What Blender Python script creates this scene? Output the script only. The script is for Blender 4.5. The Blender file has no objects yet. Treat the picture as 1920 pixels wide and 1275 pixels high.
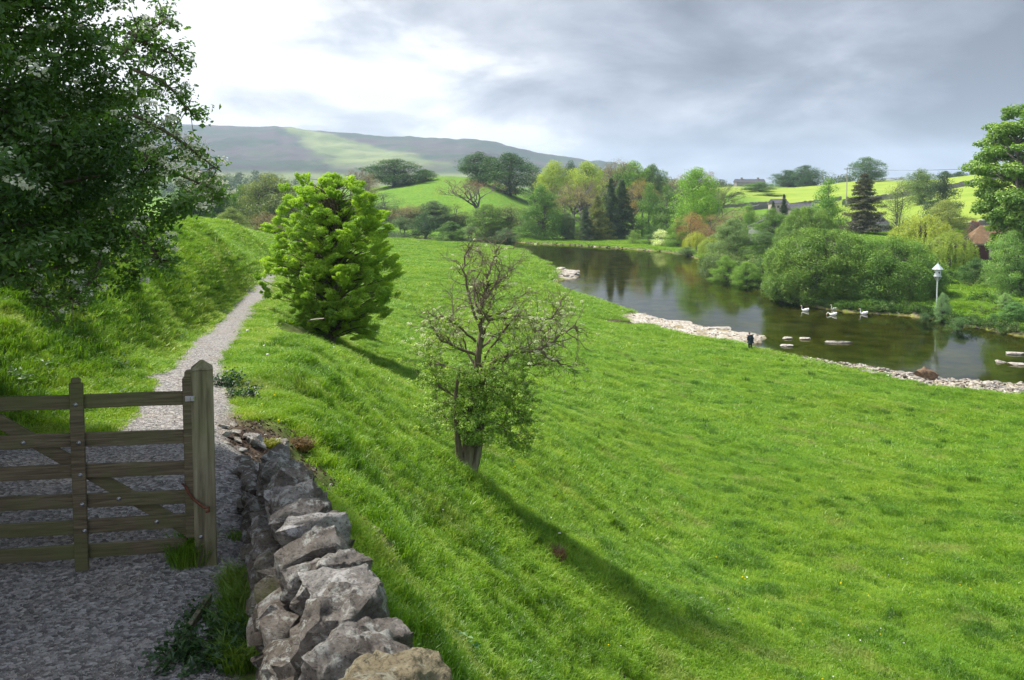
import bpy, bmesh, math, random
import numpy as np
from mathutils import Vector, Matrix, noise as mnoise
PI = math.pi
scene = bpy.context.scene
COL = scene.collection
RNG = np.random.default_rng(7)
CZ = 18.0                      # eye height above the river

# ---------------------------------------------------------------- camera
PITCH = math.radians(3.66)
FPX, PPX, PPY = 1600.0, 960.0, 452.0
cam_d = bpy.data.cameras.new('camera'); cam = bpy.data.objects.new('camera', cam_d); COL.objects.link(cam)
cam.location = (0, 0, CZ); cam.rotation_euler = (PI / 2 - PITCH, 0, 0)
cam_d.sensor_width = 36; cam_d.lens = 36 * FPX / 1920
cam_d.shift_y = -(637.5 - PPY) / 1920
cam_d.clip_start = 0.05; cam_d.clip_end = 20000
scene.camera = cam

def ray(px, py):
    a = (px - PPX) / FPX; b = -(py - PPY) / FPX
    return a, math.cos(PITCH) + b * math.sin(PITCH), -math.sin(PITCH) + b * math.cos(PITCH)
def W(px, py, d):              # the point seen at a pixel of the photograph at depth d
    a, y, z = ray(px, py); t = d / y
    return (a * t, d, CZ + z * t)
def G(px, py, z=0.0):          # the point seen at a pixel on a level of height z
    a, y, dz = ray(px, py); t = (z - CZ) / dz
    return (a * t, y * t)

# ---------------------------------------------------------------- tagging and mesh helpers
def tag(o, label=None, cat=None, group=None, kind=None):
    if label: o['label'] = label
    if cat: o['category'] = cat
    if group: o['group'] = group
    if kind: o['kind'] = kind
    return o
def thing(name, label, cat, loc=(0, 0, 0), rz=0, group=None):
    o = bpy.data.objects.new(name, None); COL.objects.link(o)
    o.location = loc; o.rotation_euler = (0, 0, rz); o.empty_display_size = 0.2
    return tag(o, label, cat, group)
def mesh_np(name, V, F, attrs=None, smooth=False):
    V = np.asarray(V, dtype=np.float32); me = bpy.data.meshes.new(name)
    if not isinstance(F, (list, tuple)): F = [F]
    F = [np.asarray(f, dtype=np.int32) for f in F if len(f)]
    me.vertices.add(len(V)); me.vertices.foreach_set('co', V.ravel())
    nl = sum(f.size for f in F); npoly = sum(len(f) for f in F)
    me.loops.add(nl); me.loops.foreach_set('vertex_index', np.concatenate([f.ravel() for f in F]))
    me.polygons.add(npoly)
    tot = np.concatenate([np.full(len(f), f.shape[1], dtype=np.int32) for f in F])
    st = np.concatenate([[0], np.cumsum(tot)[:-1]]).astype(np.int32)
    me.polygons.foreach_set('loop_start', st); me.polygons.foreach_set('loop_total', tot)
    me.polygons.foreach_set('use_smooth', np.full(npoly, smooth))
    for k, a in (attrs or {}).items():
        at = me.attributes.new(k, 'FLOAT', 'POINT'); at.data.foreach_set('value', np.asarray(a, dtype=np.float32))
    me.update(calc_edges=True)
    return me
def link(name, me, mat=None, parent=None, color=None):
    o = bpy.data.objects.new(name, me); COL.objects.link(o)
    if mat is not None and not me.materials: me.materials.append(mat)
    if parent: o.parent = parent
    if color: o.color = (*color, 1)
    return o
def from_bm(name, bm, mat, parent=None, smooth=False, autosmooth=None):
    me = bpy.data.meshes.new(name); bm.normal_update()
    if smooth:
        for f in bm.faces: f.smooth = True
        if autosmooth is not None:
            for e in bm.edges:
                if len(e.link_faces) == 2 and e.calc_face_angle() > autosmooth: e.smooth = False
    bm.to_mesh(me); bm.free()
    return link(name, me, mat, parent)

def hash2(ix, iy, s):
    n = (ix.astype(np.int64) * 374761393 + iy.astype(np.int64) * 668265263 + s * 974634777) & 0xffffffff
    n = ((n ^ (n >> 13)) * 1274126177) & 0xffffffff
    return ((n ^ (n >> 16)) & 0xffff) / 65535.0
def vnoise(x, y, s=0):
    ix = np.floor(x); iy = np.floor(y); fx = x - ix; fy = y - iy
    fx = fx * fx * (3 - 2 * fx); fy = fy * fy * (3 - 2 * fy)
    a = hash2(ix, iy, s); b = hash2(ix + 1, iy, s); c = hash2(ix, iy + 1, s); d = hash2(ix + 1, iy + 1, s)
    return (a + (b - a) * fx) * (1 - fy) + (c + (d - c) * fx) * fy
def fbm(x, y, s=0, o=4):
    r = 0; a = 0.5; t = 0
    for k in range(o):
        r = r + a * vnoise(x * 2 ** k + 17.3 * k, y * 2 ** k - 9.1 * k, s + k); t += a; a *= 0.5
    return r / t
def sstep(a, b, x):
    t = np.clip((x - a) / (b - a), 0, 1); return t * t * (3 - 2 * t)
def poly_sd(x, y, P):          # signed distance, negative inside
    P = np.asarray(P, float); d = np.full(x.shape, 1e9); ins = np.zeros(x.shape, bool)
    for i in range(len(P)):
        ax, ay = P[i]; bx, by = P[(i + 1) % len(P)]
        ex, ey = bx - ax, by - ay; L = ex * ex + ey * ey + 1e-12
        t = np.clip(((x - ax) * ex + (y - ay) * ey) / L, 0, 1)
        d = np.minimum(d, np.hypot(x - ax - t * ex, y - ay - t * ey))
        c = ((ay > y) != (by > y)) & (x < (bx - ax) * (y - ay) / (by - ay + 1e-12) + ax)
        ins ^= c
    return np.where(ins, -d, d)

# ---------------------------------------------------------------- materials
def new_mat(name):
    m = bpy.data.materials.new(name); m.use_nodes = True
    nt = m.node_tree; nt.nodes.clear(); return m, nt, nt.nodes, nt.links
def N(nt, typ, **kw):
    n = nt.nodes.new(typ)
    for k, v in kw.items():
        if k.startswith('i_'): n.inputs[k[2:].replace('_', ' ')].default_value = v
        else: setattr(n, k, v)
    return n
def ramp(nt, fac, stops, interp='LINEAR'):
    r = nt.nodes.new('ShaderNodeValToRGB'); r.color_ramp.interpolation = interp
    e = r.color_ramp.elements
    while len(e) < len(stops): e.new(0.5)
    for i, (p, c) in enumerate(stops):
        e[i].position = p; e[i].color = (*c, 1) if len(c) == 3 else c
    nt.links.new(fac, r.inputs[0]); return r.outputs[0]
def mixc(nt, f, a, b, bt='MIX'):
    n = nt.nodes.new('ShaderNodeMix'); n.data_type = 'RGBA'; n.blend_type = bt
    for s, v in ((n.inputs[0], f), (n.inputs[6], a), (n.inputs[7], b)):
        if isinstance(v, bpy.types.NodeSocket): nt.links.new(v, s)
        elif isinstance(v, (int, float)): s.default_value = v
        else: s.default_value = (*v, 1)
    return n.outputs[2]
def math_n(nt, op, a, b=0.5, clamp=False):
    n = nt.nodes.new('ShaderNodeMath'); n.operation = op; n.use_clamp = clamp
    for s, v in ((n.inputs[0], a), (n.inputs[1], b)):
        if isinstance(v, bpy.types.NodeSocket): nt.links.new(v, s)
        else: s.default_value = v
    return n.outputs[0]
def noise_n(nt, scale, detail=4, rough=0.55, vec=None, dist=0.0, out=0):
    n = nt.nodes.new('ShaderNodeTexNoise'); n.inputs['Scale'].default_value = scale
    n.inputs['Detail'].default_value = detail; n.inputs['Roughness'].default_value = rough
    n.inputs['Distortion'].default_value = dist
    if vec is not None: nt.links.new(vec, n.inputs['Vector'])
    return n.outputs[out]
def attr_n(nt, name, typ='GEOMETRY'):
    n = nt.nodes.new('ShaderNodeAttribute'); n.attribute_name = name; n.attribute_type = typ
    return n.outputs['Fac']
def coords(nt, which='Object', scale=None):
    c = nt.nodes.new('ShaderNodeTexCoord').outputs[which]
    if scale:
        m = nt.nodes.new('ShaderNodeMapping'); m.inputs['Scale'].default_value = scale
        nt.links.new(c, m.inputs[0]); c = m.outputs[0]
    return c
def bump(nt, h, strength=0.5, dist=0.02):
    b = nt.nodes.new('ShaderNodeBump'); b.inputs['Strength'].default_value = strength
    b.inputs['Distance'].default_value = dist; nt.links.new(h, b.inputs['Height']); return b.outputs[0]
def princ(nt, col, rough=0.8, normal=None, spec=0.3, metal=0.0):
    p = nt.nodes.new('ShaderNodeBsdfPrincipled'); o = nt.nodes.new('ShaderNodeOutputMaterial')
    if isinstance(col, bpy.types.NodeSocket): nt.links.new(col, p.inputs['Base Color'])
    else: p.inputs['Base Color'].default_value = (*col, 1)
    if isinstance(rough, bpy.types.NodeSocket): nt.links.new(rough, p.inputs['Roughness'])
    else: p.inputs['Roughness'].default_value = rough
    p.inputs['Specular IOR Level'].default_value = spec; p.inputs['Metallic'].default_value = metal
    if normal is not None: nt.links.new(normal, p.inputs['Normal'])
    nt.links.new(p.outputs[0], o.inputs[0]); return p
def geo_pos(nt): return nt.nodes.new('ShaderNodeNewGeometry').outputs['Position']

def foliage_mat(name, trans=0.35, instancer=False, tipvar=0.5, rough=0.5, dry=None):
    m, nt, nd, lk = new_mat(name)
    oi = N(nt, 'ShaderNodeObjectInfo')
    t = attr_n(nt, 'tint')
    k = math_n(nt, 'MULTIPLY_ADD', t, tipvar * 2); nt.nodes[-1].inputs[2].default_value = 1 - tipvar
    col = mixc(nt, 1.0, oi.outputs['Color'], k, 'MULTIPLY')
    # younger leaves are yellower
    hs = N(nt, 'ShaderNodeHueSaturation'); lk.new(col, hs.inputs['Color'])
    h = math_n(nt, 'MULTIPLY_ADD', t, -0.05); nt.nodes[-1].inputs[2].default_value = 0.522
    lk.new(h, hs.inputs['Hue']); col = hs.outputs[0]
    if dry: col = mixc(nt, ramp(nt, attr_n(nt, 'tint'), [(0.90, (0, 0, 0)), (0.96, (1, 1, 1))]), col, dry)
    d = N(nt, 'ShaderNodeBsdfDiffuse'); tr = N(nt, 'ShaderNodeBsdfTranslucent'); g = N(nt, 'ShaderNodeBsdfGlossy')
    g.inputs['Roughness'].default_value = rough; g.inputs['Color'].default_value = (1, 1, 1, 1)
    lk.new(col, d.inputs[0])
    tc = mixc(nt, 1.0, col, (1.5, 1.6, 0.6), 'MULTIPLY'); lk.new(tc, tr.inputs[0])
    mx = N(nt, 'ShaderNodeMixShader'); mx.inputs[0].default_value = trans; lk.new(d.outputs[0], mx.inputs[1]); lk.new(tr.outputs[0], mx.inputs[2])
    m2 = N(nt, 'ShaderNodeMixShader'); m2.inputs[0].default_value = 0.04; lk.new(mx.outputs[0], m2.inputs[1]); lk.new(g.outputs[0], m2.inputs[2])
    o = N(nt, 'ShaderNodeOutputMaterial'); lk.new(m2.outputs[0], o.inputs[0]); return m
M = {}
M['leaf'] = foliage_mat('foliage')
M['leaf_far'] = foliage_mat('distant_foliage', trans=0.25, tipvar=0.4)

def simple(name, stops, scale=4, rough=0.85, bs=0.4, bd=0.02, detail=6, stretch=None, spec=0.2, dist=0.0, which='Object', metal=0.0):
    m, nt, nd, lk = new_mat(name)
    v = coords(nt, which, stretch)
    n = noise_n(nt, scale, detail, 0.6, v, dist)
    c = ramp(nt, n, stops)
    n2 = noise_n(nt, scale * 4, 5, 0.65, v)
    princ(nt, c, rough, bump(nt, n2, bs, bd), spec, metal); return m
M['bark'] = simple('bark', [(0.3, (0.05, 0.042, 0.03)), (0.55, (0.13, 0.105, 0.075)), (0.75, (0.2, 0.18, 0.13))], 6, bs=0.8, bd=0.03, stretch=(1, 1, 0.25))
M['bark_grey'] = simple('grey_bark', [(0.3, (0.06, 0.055, 0.05)), (0.7, (0.2, 0.18, 0.16))], 3)
M['wood'] = simple('weathered_wood', [(0.25, (0.045, 0.036, 0.022)), (0.5, (0.095, 0.078, 0.046)), (0.7, (0.14, 0.125, 0.075)), (0.85, (0.10, 0.12, 0.05))], 5, stretch=(1.2, 1.2, 1.2), bs=0.3, bd=0.004)
M['metal'] = simple('galvanised_metal', [(0.3, (0.3, 0.31, 0.32)), (0.7, (0.5, 0.5, 0.5))], 20, rough=0.4, metal=0.9, bs=0.1, bd=0.001)
M['rust'] = simple('rusty_iron', [(0.3, (0.06, 0.025, 0.015)), (0.7, (0.18, 0.07, 0.04))], 30, rough=0.8, bd=0.002)
HAZE = True
# ---------------------------------------------------------------- terrain heights
CP = [(470,1275,4.2),(0,1275,4.2),(235,1275,4.2),(-300,1200,4.4),(390,1058,5.6),(100,1068,5.5),(-150,1075,5.3),
 (320,800,9.0),(430,790,9.2),(215,810,8.8),(345,740,11.4),(360,680,15),(400,640,20.5),(438,600,30),(473,560,41),(520,518,70),
 (0,760,9.0),(100,700,11),(0,650,9.9),(0,600,10.6),(200,520,16.5),(200,600,14),(300,450,30),(300,520,24),(360,415,44),(430,480,48),
 (440,430,75),(520,447,115),(450,520,46),(100,450,14.5),(0,440,13),(-250,600,9),(-250,450,12),(250,640,15.5),(380,560,29),(330,600,22),
 (430,700,13.4),(480,800,8.8),(560,850,8.4),(640,930,8.0),(700,980,7.8),(830,1275,5.9),(600,700,15.5),(560,650,23),(500,640,21.5),
 (560,600,32),(640,650,34),(700,700,28),(700,800,16.5),(800,850,16.5),(870,905,18),(800,1000,12),(900,1100,11.5),(900,1275,8),
 (1050,1200,12.5),(1100,1275,12),(1100,1050,18),(1300,1275,14.5),(1500,1275,15.5),(1920,1275,17),(1000,900,23),(1000,800,32),
 (900,760,33),(800,700,38),(740,640,52),(1200,1000,25),(1200,900,32),(1200,800,45),(1200,700,65),(1500,1000,29),(1500,900,37),
 (1500,800,51),(1500,740,62),(1800,1000,30),(1800,900,40),(1800,830,50),(1000,700,55),(1000,620,82),(1150,640,86),(800,600,80),
 (800,520,130),(740,480,190),(740,453,255),(900,500,160),(900,468,225),(960,560,110),(1050,600,100),(980,480,200),(2150,1100,24),(2150,900,38),
 (250,442,24),(180,458,19),(320,428,37),(530,505,82),(600,480,125),(620,560,62),(540,560,46)]
CW = [(0,0,16.2),(-0.8,2.2,15.85),(-4,0,16.2),(-8,2,16.4),(-10,-6,17),(0,-8,16.6),(3,1,13.6),(8,-3,11),(14,6,8.2),(22,8,7),(25,-20,9),(40,15,4),(60,40,1.6),
 (-30,20,17.6),(-28,60,14.0),(-60,110,12),(-25,0,17.8),(-19,40,15.4),(-30,-30,18),(-50,150,8),(-75,220,3),(-40,210,2.6),(-90,260,2),(-60,260,1.6),(100,30,2.5),(200,10,4),
 (-200,100,25),(-300,-100,30),(0,-200,25),(200,-150,20),(60,-60,9),(-100,0,24),(-200,300,8),(-150,260,4)]
for px, py, z in [(1780,572,1.5),(1700,560,1.3),(1880,560,2.0),(1800,520,2.2),(1600,520,2.0),(1450,510,1.6)]: CW.append((*G(px,py,z), z))
for px, py, d in [(1850,487,170),(1750,470,185),(1600,450,200),(1450,470,200),(1850,415,250),(1830,332,420),(1650,400,320),(1650,357,430),(1400,388,400),(1400,362,500),
   (1480,378,430),(1350,352,620),(1600,342,540),(1200,452,300),(1100,452,300),(1300,440,300),(850,337,430),(780,345,430),(715,366,400),(920,345,430),(975,378,410),(850,400,350),
   (740,410,330),(700,440,290),(850,446,290),(500,400,420),(350,395,420),(1050,380,450),(1200,370,460),(1330,375,470),(1750,345,430),(1920,325,430),
   (1750,420,260),(1500,410,330),(500,375,700),(900,365,700),(1250,360,700),(1500,352,760),(1800,340,700),(2100,330,500),(2200,450,200)]: CP.append((px,py,d))
P3 = np.array([W(*c) for c in CP] + [tuple(c) for c in CW])
def warp(x, y):
    r = np.hypot(x, y) + 1e-9; k = np.log1p(r / 4.0) / r
    return x * k, y * k
_cx, _cy = warp(P3[:, 0], P3[:, 1]); _n = len(P3)
def _U(r2): return 0.5 * r2 * np.log(r2 + 1e-12)
_K = _U((_cx[:, None] - _cx[None]) ** 2 + (_cy[:, None] - _cy[None]) ** 2) + np.eye(_n) * 0.004
_Pm = np.stack([np.ones(_n), _cx, _cy], 1)
_A = np.block([[_K, _Pm], [_Pm.T, np.zeros((3, 3))]])
_w = np.linalg.solve(_A, np.concatenate([P3[:, 2], np.zeros(3)]))
def tps(x, y):
    sh = x.shape; x = x.ravel(); y = y.ravel(); out = np.empty(len(x)); wx, wy = warp(x, y)
    for s in range(0, len(x), 60000):
        a = wx[s:s+60000, None]; b = wy[s:s+60000, None]
        out[s:s+60000] = _U((a - _cx) ** 2 + (b - _cy) ** 2) @ _w[:_n] + _w[_n] + _w[_n+1] * a[:, 0] + _w[_n+2] * b[:, 0]
    return out.reshape(sh)

near_bank = [(1920,740),(1850,734),(1760,722),(1700,712),(1650,702),(1560,689),(1500,680),(1440,664),(1400,650),(1345,643),(1300,632),(1310,624),(1360,632),(1425,636),(1430,630),(1380,624),
             (1300,611),(1230,599),(1180,584),(1130,566),(1080,552),(1050,545),(1043,527),(1072,520),(1075,512),(1040,505),(1030,496),(1000,482),(985,471),(960,464),(900,458),(800,452)]
far_bank = [(700,447),(850,448),(950,452),(1000,457),(1060,459),(1120,463),(1180,467),(1240,472),(1290,478),(1325,492),(1350,508),(1375,522),(1420,532),(1450,545),(1465,562),(1520,575),(1600,586),
            (1680,590),(1740,596),(1800,608),(1860,620),(1920,631)]
RIVER = [(320,35),(180,48),(110,60),(75,67)] + [G(*p) for p in near_bank] + [(-120,270),(-150,275),(-150,285)] + [G(*p) for p in far_bank] + [(78,93),(110,88),(180,80),(320,70)]
shelf = [(1165,588),(1200,588),(1240,597),(1300,610),(1380,622),(1432,630),(1425,640),(1360,640),(1330,645),(1280,636),(1230,622),(1190,612),(1160,604)]
SHELF = [G(px, py, 0.2) for px, py in shelf]
strand = [(1405,648),(1440,662),(1500,679),(1560,688),(1650,700),(1700,711),(1760,721),(1850,733),(1960,742),(2200,770),(2200,830),(1920,786),(1800,768),(1700,748),(1600,722),(1500,698),(1430,673),(1380,660)]
STRAND = [G(px, py, 0.25) for px, py in strand]
SPIT = [G(px, py, 0.1) for px, py in [(1028,503),(1060,508),(1085,516),(1080,522),(1050,522),(1040,515)]]
pathL = [(215,815,8.8),(262,740,11.3),(290,700,13.3),(322,670,15.8),(355,640,20.5),(408,600,30),(448,560,41),(485,532,56),(508,515,70),(540,500,88),(570,488,108)]
pathR = [(430,790,9.2),(436,760,10.4),(420,705,13.1),(430,675,16),(448,642,20.5),(470,605,30),(500,562,41),(515,540,52),(530,520,70),(552,505,86),(580,492,106)]
PATH = [W(*p)[:2] for p in pathL] + [W(*p)[:2] for p in pathR[::-1]] + [(-2.2,7.5),(-1.8,6.5),(-1.5,4.6),(-0.75,2.6),(0.4,-0.5),(1.2,-6),(-5,-6),(-6.5,0),(-6.5,4),(-6.2,6.4),(-5.1,7.3)]
# hollow of bare earth below the wall, terracettes and broken river banks: (px, py, depth, rx, ry, dig)
SOIL = [(478,775,9.4,0.42,0.9,0.14),(515,805,9.0,0.5,0.75,0.24),(560,845,8.5,0.55,0.55,0.26),(612,892,8.2,0.45,0.4,0.24),(660,938,8.0,0.38,0.3,0.18),(708,978,7.8,0.32,0.25,0.12),
        (620,640,31,1.7,2.6,0.5),(650,655,30,1.2,1.5,0.3),(745,690,37,0.6,0.6,0.1),(1185,1230,13,0.25,0.2,0.05),(1150,590,12,0,0,0)][:-1]
CUT = [(985,524,0,5.0,1.3),(1025,524,0,2.4,1.5),(1000,500,0,4.0,2.0),(1140,602,0,3.2,1.3),(1165,606,0,2.0,1.2),(1010,510,0,3.0,1.2)]

_pc = (np.array([W(*p) for p in pathL[2:]]) + np.array([W(*p) for p in pathR[2:]])) / 2
PCY, PCZ = _pc[:, 1], tps(_pc[:, 0], _pc[:, 1])
def height(x, y, full=False):
    x = np.asarray(x, float); y = np.asarray(y, float)
    r = np.hypot(x, y)
    h = tps(x, y)
    far = sstep(900, 1800, r); h = h * (1 - far) + 16 * far
    sdp = np.full(x.shape, 99.0); m = (r < 140) & (y > -12)
    if m.any():
        wob = (fbm(x[m] * 2.1, y[m] * 2.1, 5) - 0.5) * 0.35
        sdp[m] = poly_sd(x[m], y[m], PATH) + wob
    fl = (1 - sstep(-0.1, 1.1, sdp)) * sstep(10, 15, y)
    if fl.any(): h = h * (1 - fl) + np.interp(y, PCY, PCZ) * fl
    wild = sstep(0.1, 1.2, sdp)
    rr = np.clip(r / 12, 0.6, 6)
    steep = sstep(11, 14.5, h) * sstep(-70, -10, -r)
    h = h + wild * ((fbm(x * 1.3, y * 1.3, 1) - 0.5) * (0.16 + 0.22 * steep) + (fbm(x * 0.35, y * 0.35, 2) - 0.5) * 0.45)
    h = h + wild * np.clip(fbm(x * 3.1, y * 3.1, 9, 2) - 0.55, 0, 1) * 0.35
    h = h + (fbm(x * 0.03, y * 0.03, 4) - 0.5) * sstep(150, 400, r) * 3
    h = h + (fbm(x * 9, y * 9, 11, 3) - 0.5) * 0.03 * (r < 40)
    sdr = np.full(x.shape, 200.0); mr = (r > 40) & (r < 420) & (y > 0)
    if mr.any(): sdr[mr] = poly_sd(x[mr], y[mr], RIVER) + (fbm(x[mr] * 0.5, y[mr] * 0.5, 21) - 0.5) * 1.3
    h = np.maximum(h, 0.45)
    lo = 0.10 + 0.10 * np.clip(sdr, 0, 99)
    bk = 1 - sstep(0.2, 2.5 + 0.03 * 100, sdr)
    h = h * (1 - bk) + np.minimum(h, np.maximum(lo, 0.12) + 0.25 * fbm(x * 0.8, y * 0.8, 23)) * bk
    h = np.where(sdr < 0, np.maximum(-0.9, 0.1 + sdr * 0.35) + (fbm(x * 0.6, y * 0.6, 31) - 0.5) * 0.3 * np.clip(-sdr / 2, 0, 1), h)
    soil = np.zeros(x.shape); rock = np.zeros(x.shape)
    for px, py, d, rx, ry, dig in SOIL:
        cx, cy, _ = W(px, py, d)
        g = np.exp(-(((x - cx) / rx) ** 2 + ((y - cy) / ry) ** 2)); soil = np.maximum(soil, g); h = h - dig * g
    for px, py, z, rx, ry in CUT:
        cx, cy = G(px, py, 1.0)
        g = np.exp(-(np.abs((x - cx) / rx) ** 3 + np.abs((y - cy) / ry) ** 3)); soil = np.maximum(soil, g); h = np.where(sdr > 0, np.maximum(h - 0.7 * g, 0.1), h)
    ms = (r > 50) & (r < 260)
    if ms.any():
        q = fbm(x[ms] * 0.7, y[ms] * 0.7, 41) - 0.5
        s1 = poly_sd(x[ms], y[ms], SHELF) + q * 1.5; s2 = poly_sd(x[ms], y[ms], STRAND) + q * 3.0; s3 = poly_sd(x[ms], y[ms], SPIT) + q
        rk = np.maximum(np.maximum(1 - sstep(-0.2, 0.5, s1), 1 - sstep(-0.3, 0.5, s2)), 1 - sstep(-.2, .5, s3)); rock[ms] = rk
        hs = 0.16 + 0.22 * fbm(x[ms] * 0.5, y[ms] * 1.1, 43) + 0.10 * (np.floor(fbm(x[ms] * 0.35, y[ms] * 0.8, 44) * 6) / 3 - 0.8)
        rk2 = np.maximum(1 - sstep(-0.2, 0.5, s1), 1 - sstep(-.2, .5, s3))
        h[ms] = h[ms] * (1 - rk2) + np.maximum(hs, 0.06) * rk2
        st = 1 - sstep(-0.3, 0.5, s2)
        h[ms] = h[ms] + st * (fbm(x[ms] * 1.7, y[ms] * 1.7, 45) - 0.4) * 0.35
    # stones and mud along the far water line
    if full:
        return h, sdp, sdr, soil, rock
    return h
def H1(x, y): return float(height(np.array([x]), np.array([y]))[0])
def on(px, py, lo=3.0, hi=900.0):     # where the line of sight through a pixel first meets the land
    a, yy, z = ray(px, py); d = np.exp(np.linspace(math.log(lo), math.log(hi), 700))
    g = height(a * d / yy, d) - (CZ + z * d / yy); k = np.argmax(g > 0)
    if g[k] <= 0: k = len(d) - 1
    return (a * d[k] / yy, d[k], CZ + z * d[k] / yy)

# ---------------------------------------------------------------- ground mesh: finer near the eye point
ang = np.concatenate([np.radians(np.arange(-36, 36, 0.115)), np.radians(np.arange(36, 62, 0.6)), np.radians(np.arange(62, 298, 3.0)), np.radians(np.arange(298, 324, 0.6))])
na = len(ang)
rad = [0.25]
while rad[-1] < 7000:
    r_ = rad[-1]; rad.append(r_ * (1.03 if r_ < 3 else 1.0085 if r_ < 330 else 1.016 if r_ < 900 else 1.05))
rad = np.array(rad); nr = len(rad)
RR, AA = np.meshgrid(rad, ang, indexing='ij')
X = RR * np.sin(AA); Y = RR * np.cos(AA)
Hh, SDP, SDR, SOI, ROC = height(X, Y, True)
V = np.stack([X, Y, Hh], -1).reshape(-1, 3)
V = np.vstack([V, [[0, 0, float(Hh[0].mean())]]])
ii, jj = np.meshgrid(np.arange(nr - 1), np.arange(na), indexing='ij'); j2 = (jj + 1) % na
Q = np.stack([ii * na + jj, (ii + 1) * na + jj, (ii + 1) * na + j2, ii * na + j2], -1).reshape(-1, 4)[:, ::-1]
cls = np.zeros(len(Q), int)
fs = lambda A: A.reshape(-1)[Q].mean(1)
sdp_f, sdr_f, roc_f = fs(SDP), fs(SDR), fs(ROC)
cls[sdp_f < 0] = 1; cls[(roc_f > 0.5)] = 2; cls[(sdr_f < -0.25) & (roc_f <= 0.5)] = 3
att = {'path': 1 - sstep(-0.12, 0.10, SDP.ravel()), 'soil': np.clip(SOI.ravel() * 1.5, 0, 1), 'rock': ROC.ravel(), 'wet': 1 - sstep(-0.3, 0.3, SDR.ravel()),
       'edge': 1 - sstep(0.05, 0.7, SDP.ravel()), 'shore': 1 - sstep(0.2, 1.6, SDR.ravel()),
       'field': sstep(215, 255, Y.ravel()) * sstep(90, 120, X.ravel() - 0.05 * Y.ravel())}
def sub(name, c, label_kind='structure'):
    q = Q[cls == c]; u, inv = np.unique(q.ravel(), return_inverse=True)
    extra = {}
    q2 = inv.reshape(-1, 4).astype(np.int32)
    Vv = V[u]; A = {k: np.append(a, 0)[u] for k, a in att.items()}
    faces = [q2]
    if c == 1:
        pass
    me = mesh_np(name, Vv, faces, A, True)
    o = link(name, me, M['ground']); o['kind'] = 'structure'; return o

m, nt, nd, lk = new_mat('ground'); M['ground'] = m
P = geo_pos(nt)
g1 = noise_n(nt, 1.1, 6, 0.62, P); g2 = noise_n(nt, 0.13, 4, 0.55, P); g3 = noise_n(nt, 14, 4, 0.6, P)
grass = ramp(nt, g1, [(0.30, (0.045, 0.10, 0.010)), (0.46, (0.085, 0.19, 0.014)), (0.60, (0.135, 0.265, 0.022)), (0.75, (0.19, 0.27, 0.045))])
grass = mixc(nt, ramp(nt, g2, [(0.35, (0, 0, 0)), (0.65, (1, 1, 1))]), grass, mixc(nt, 1.0, grass, (1.25, 1.08, 0.9), 'MULTIPLY'))
grass = mixc(nt, math_n(nt, 'MULTIPLY', g3, 0.5), grass, mixc(nt, 1.0, grass, (0.45, 0.5, 0.5), 'MULTIPLY'))
fld = ramp(nt, noise_n(nt, 0.06, 4, 0.5, P), [(0.3, (0.17, 0.26, 0.03)), (0.7, (0.25, 0.31, 0.045))])
grass = mixc(nt, attr_n(nt, 'field'), grass, fld)
grv = noise_n(nt, 45, 3, 0.7, P); gr2 = noise_n(nt, 1.4, 5, 0.6, P)
vor = N(nt, 'ShaderNodeTexVoronoi'); vor.inputs['Scale'].default_value = 38; lk.new(P, vor.inputs['Vector'])
vc = N(nt, 'ShaderNodeSeparateColor'); lk.new(vor.outputs['Color'], vc.inputs[0])
gravel = ramp(nt, vc.outputs[0], [(0.0, (0.10, 0.095, 0.095)), (0.5, (0.22, 0.21, 0.21)), (1.0, (0.40, 0.385, 0.38))])
gravel = mixc(nt, 1.0, gravel, (1.0, .985, .94), 'MULTIPLY'); gravel = mixc(nt, ramp(nt, gr2, [(0.5, (0, 0, 0)), (0.75, (.8, .8, .8))]), gravel, mixc(nt, 1.0, gravel, (0.93, 0.82, 0.70), 'MULTIPLY'))
soilc = ramp(nt, noise_n(nt, 9, 6, 0.6, P), [(0.3, (0.022, 0.014, 0.010)), (0.7, (0.095, 0.065, 0.045))])
edgec = ramp(nt, g3, [(0.3, (0.12, 0.10, 0.05)), (0.7, (0.22, 0.19, 0.10))])
e1 = math_n(nt, 'MULTIPLY', attr_n(nt, 'edge'), ramp(nt, g1, [(0.35, (0.2, 0.2, 0.2)), (0.6, (1, 1, 1))]))
c = mixc(nt, e1, grass, edgec)
rk = ramp(nt, noise_n(nt, 1.6, 6, 0.65, P), [(0.3, (0.14, 0.12, 0.10)), (0.5, (0.36, 0.32, 0.27)), (0.7, (0.52, 0.48, 0.43))])
rk = mixc(nt, ramp(nt, noise_n(nt, 0.5, 4, 0.6, P), [(0.48, (0, 0, 0)), (0.62, (0.8, 0.8, 0.8))]), rk, (0.20, 0.16, 0.07))
shm = math_n(nt, 'MULTIPLY', attr_n(nt, 'shore'), ramp(nt, noise_n(nt, 0.6, 5, 0.6, P), [(0.4, (0, 0, 0)), (0.55, (1, 1, 1))]))
c = mixc(nt, shm, c, ramp(nt, noise_n(nt, 2.2, 5, 0.6, P), [(0.35, (0.06, 0.05, 0.03)), (0.65, (0.24, 0.2, 0.15))]))
c = mixc(nt, attr_n(nt, 'soil'), c, soilc)
c = mixc(nt, attr_n(nt, 'path'), c, gravel)
bed = ramp(nt, noise_n(nt, 0.35, 6, 0.65, P), [(0.35, (0.05, 0.048, 0.010)), (0.5, (0.15, 0.14, 0.025)), (0.68, (0.27, 0.24, 0.07))])
c = mixc(nt, attr_n(nt, 'wet'), c, bed)
c = mixc(nt, attr_n(nt, 'rock'), c, rk)
hb = mixc(nt, attr_n(nt, 'path'), noise_n(nt, 5, 6, 0.7, P), vor.outputs['Distance'])
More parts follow.
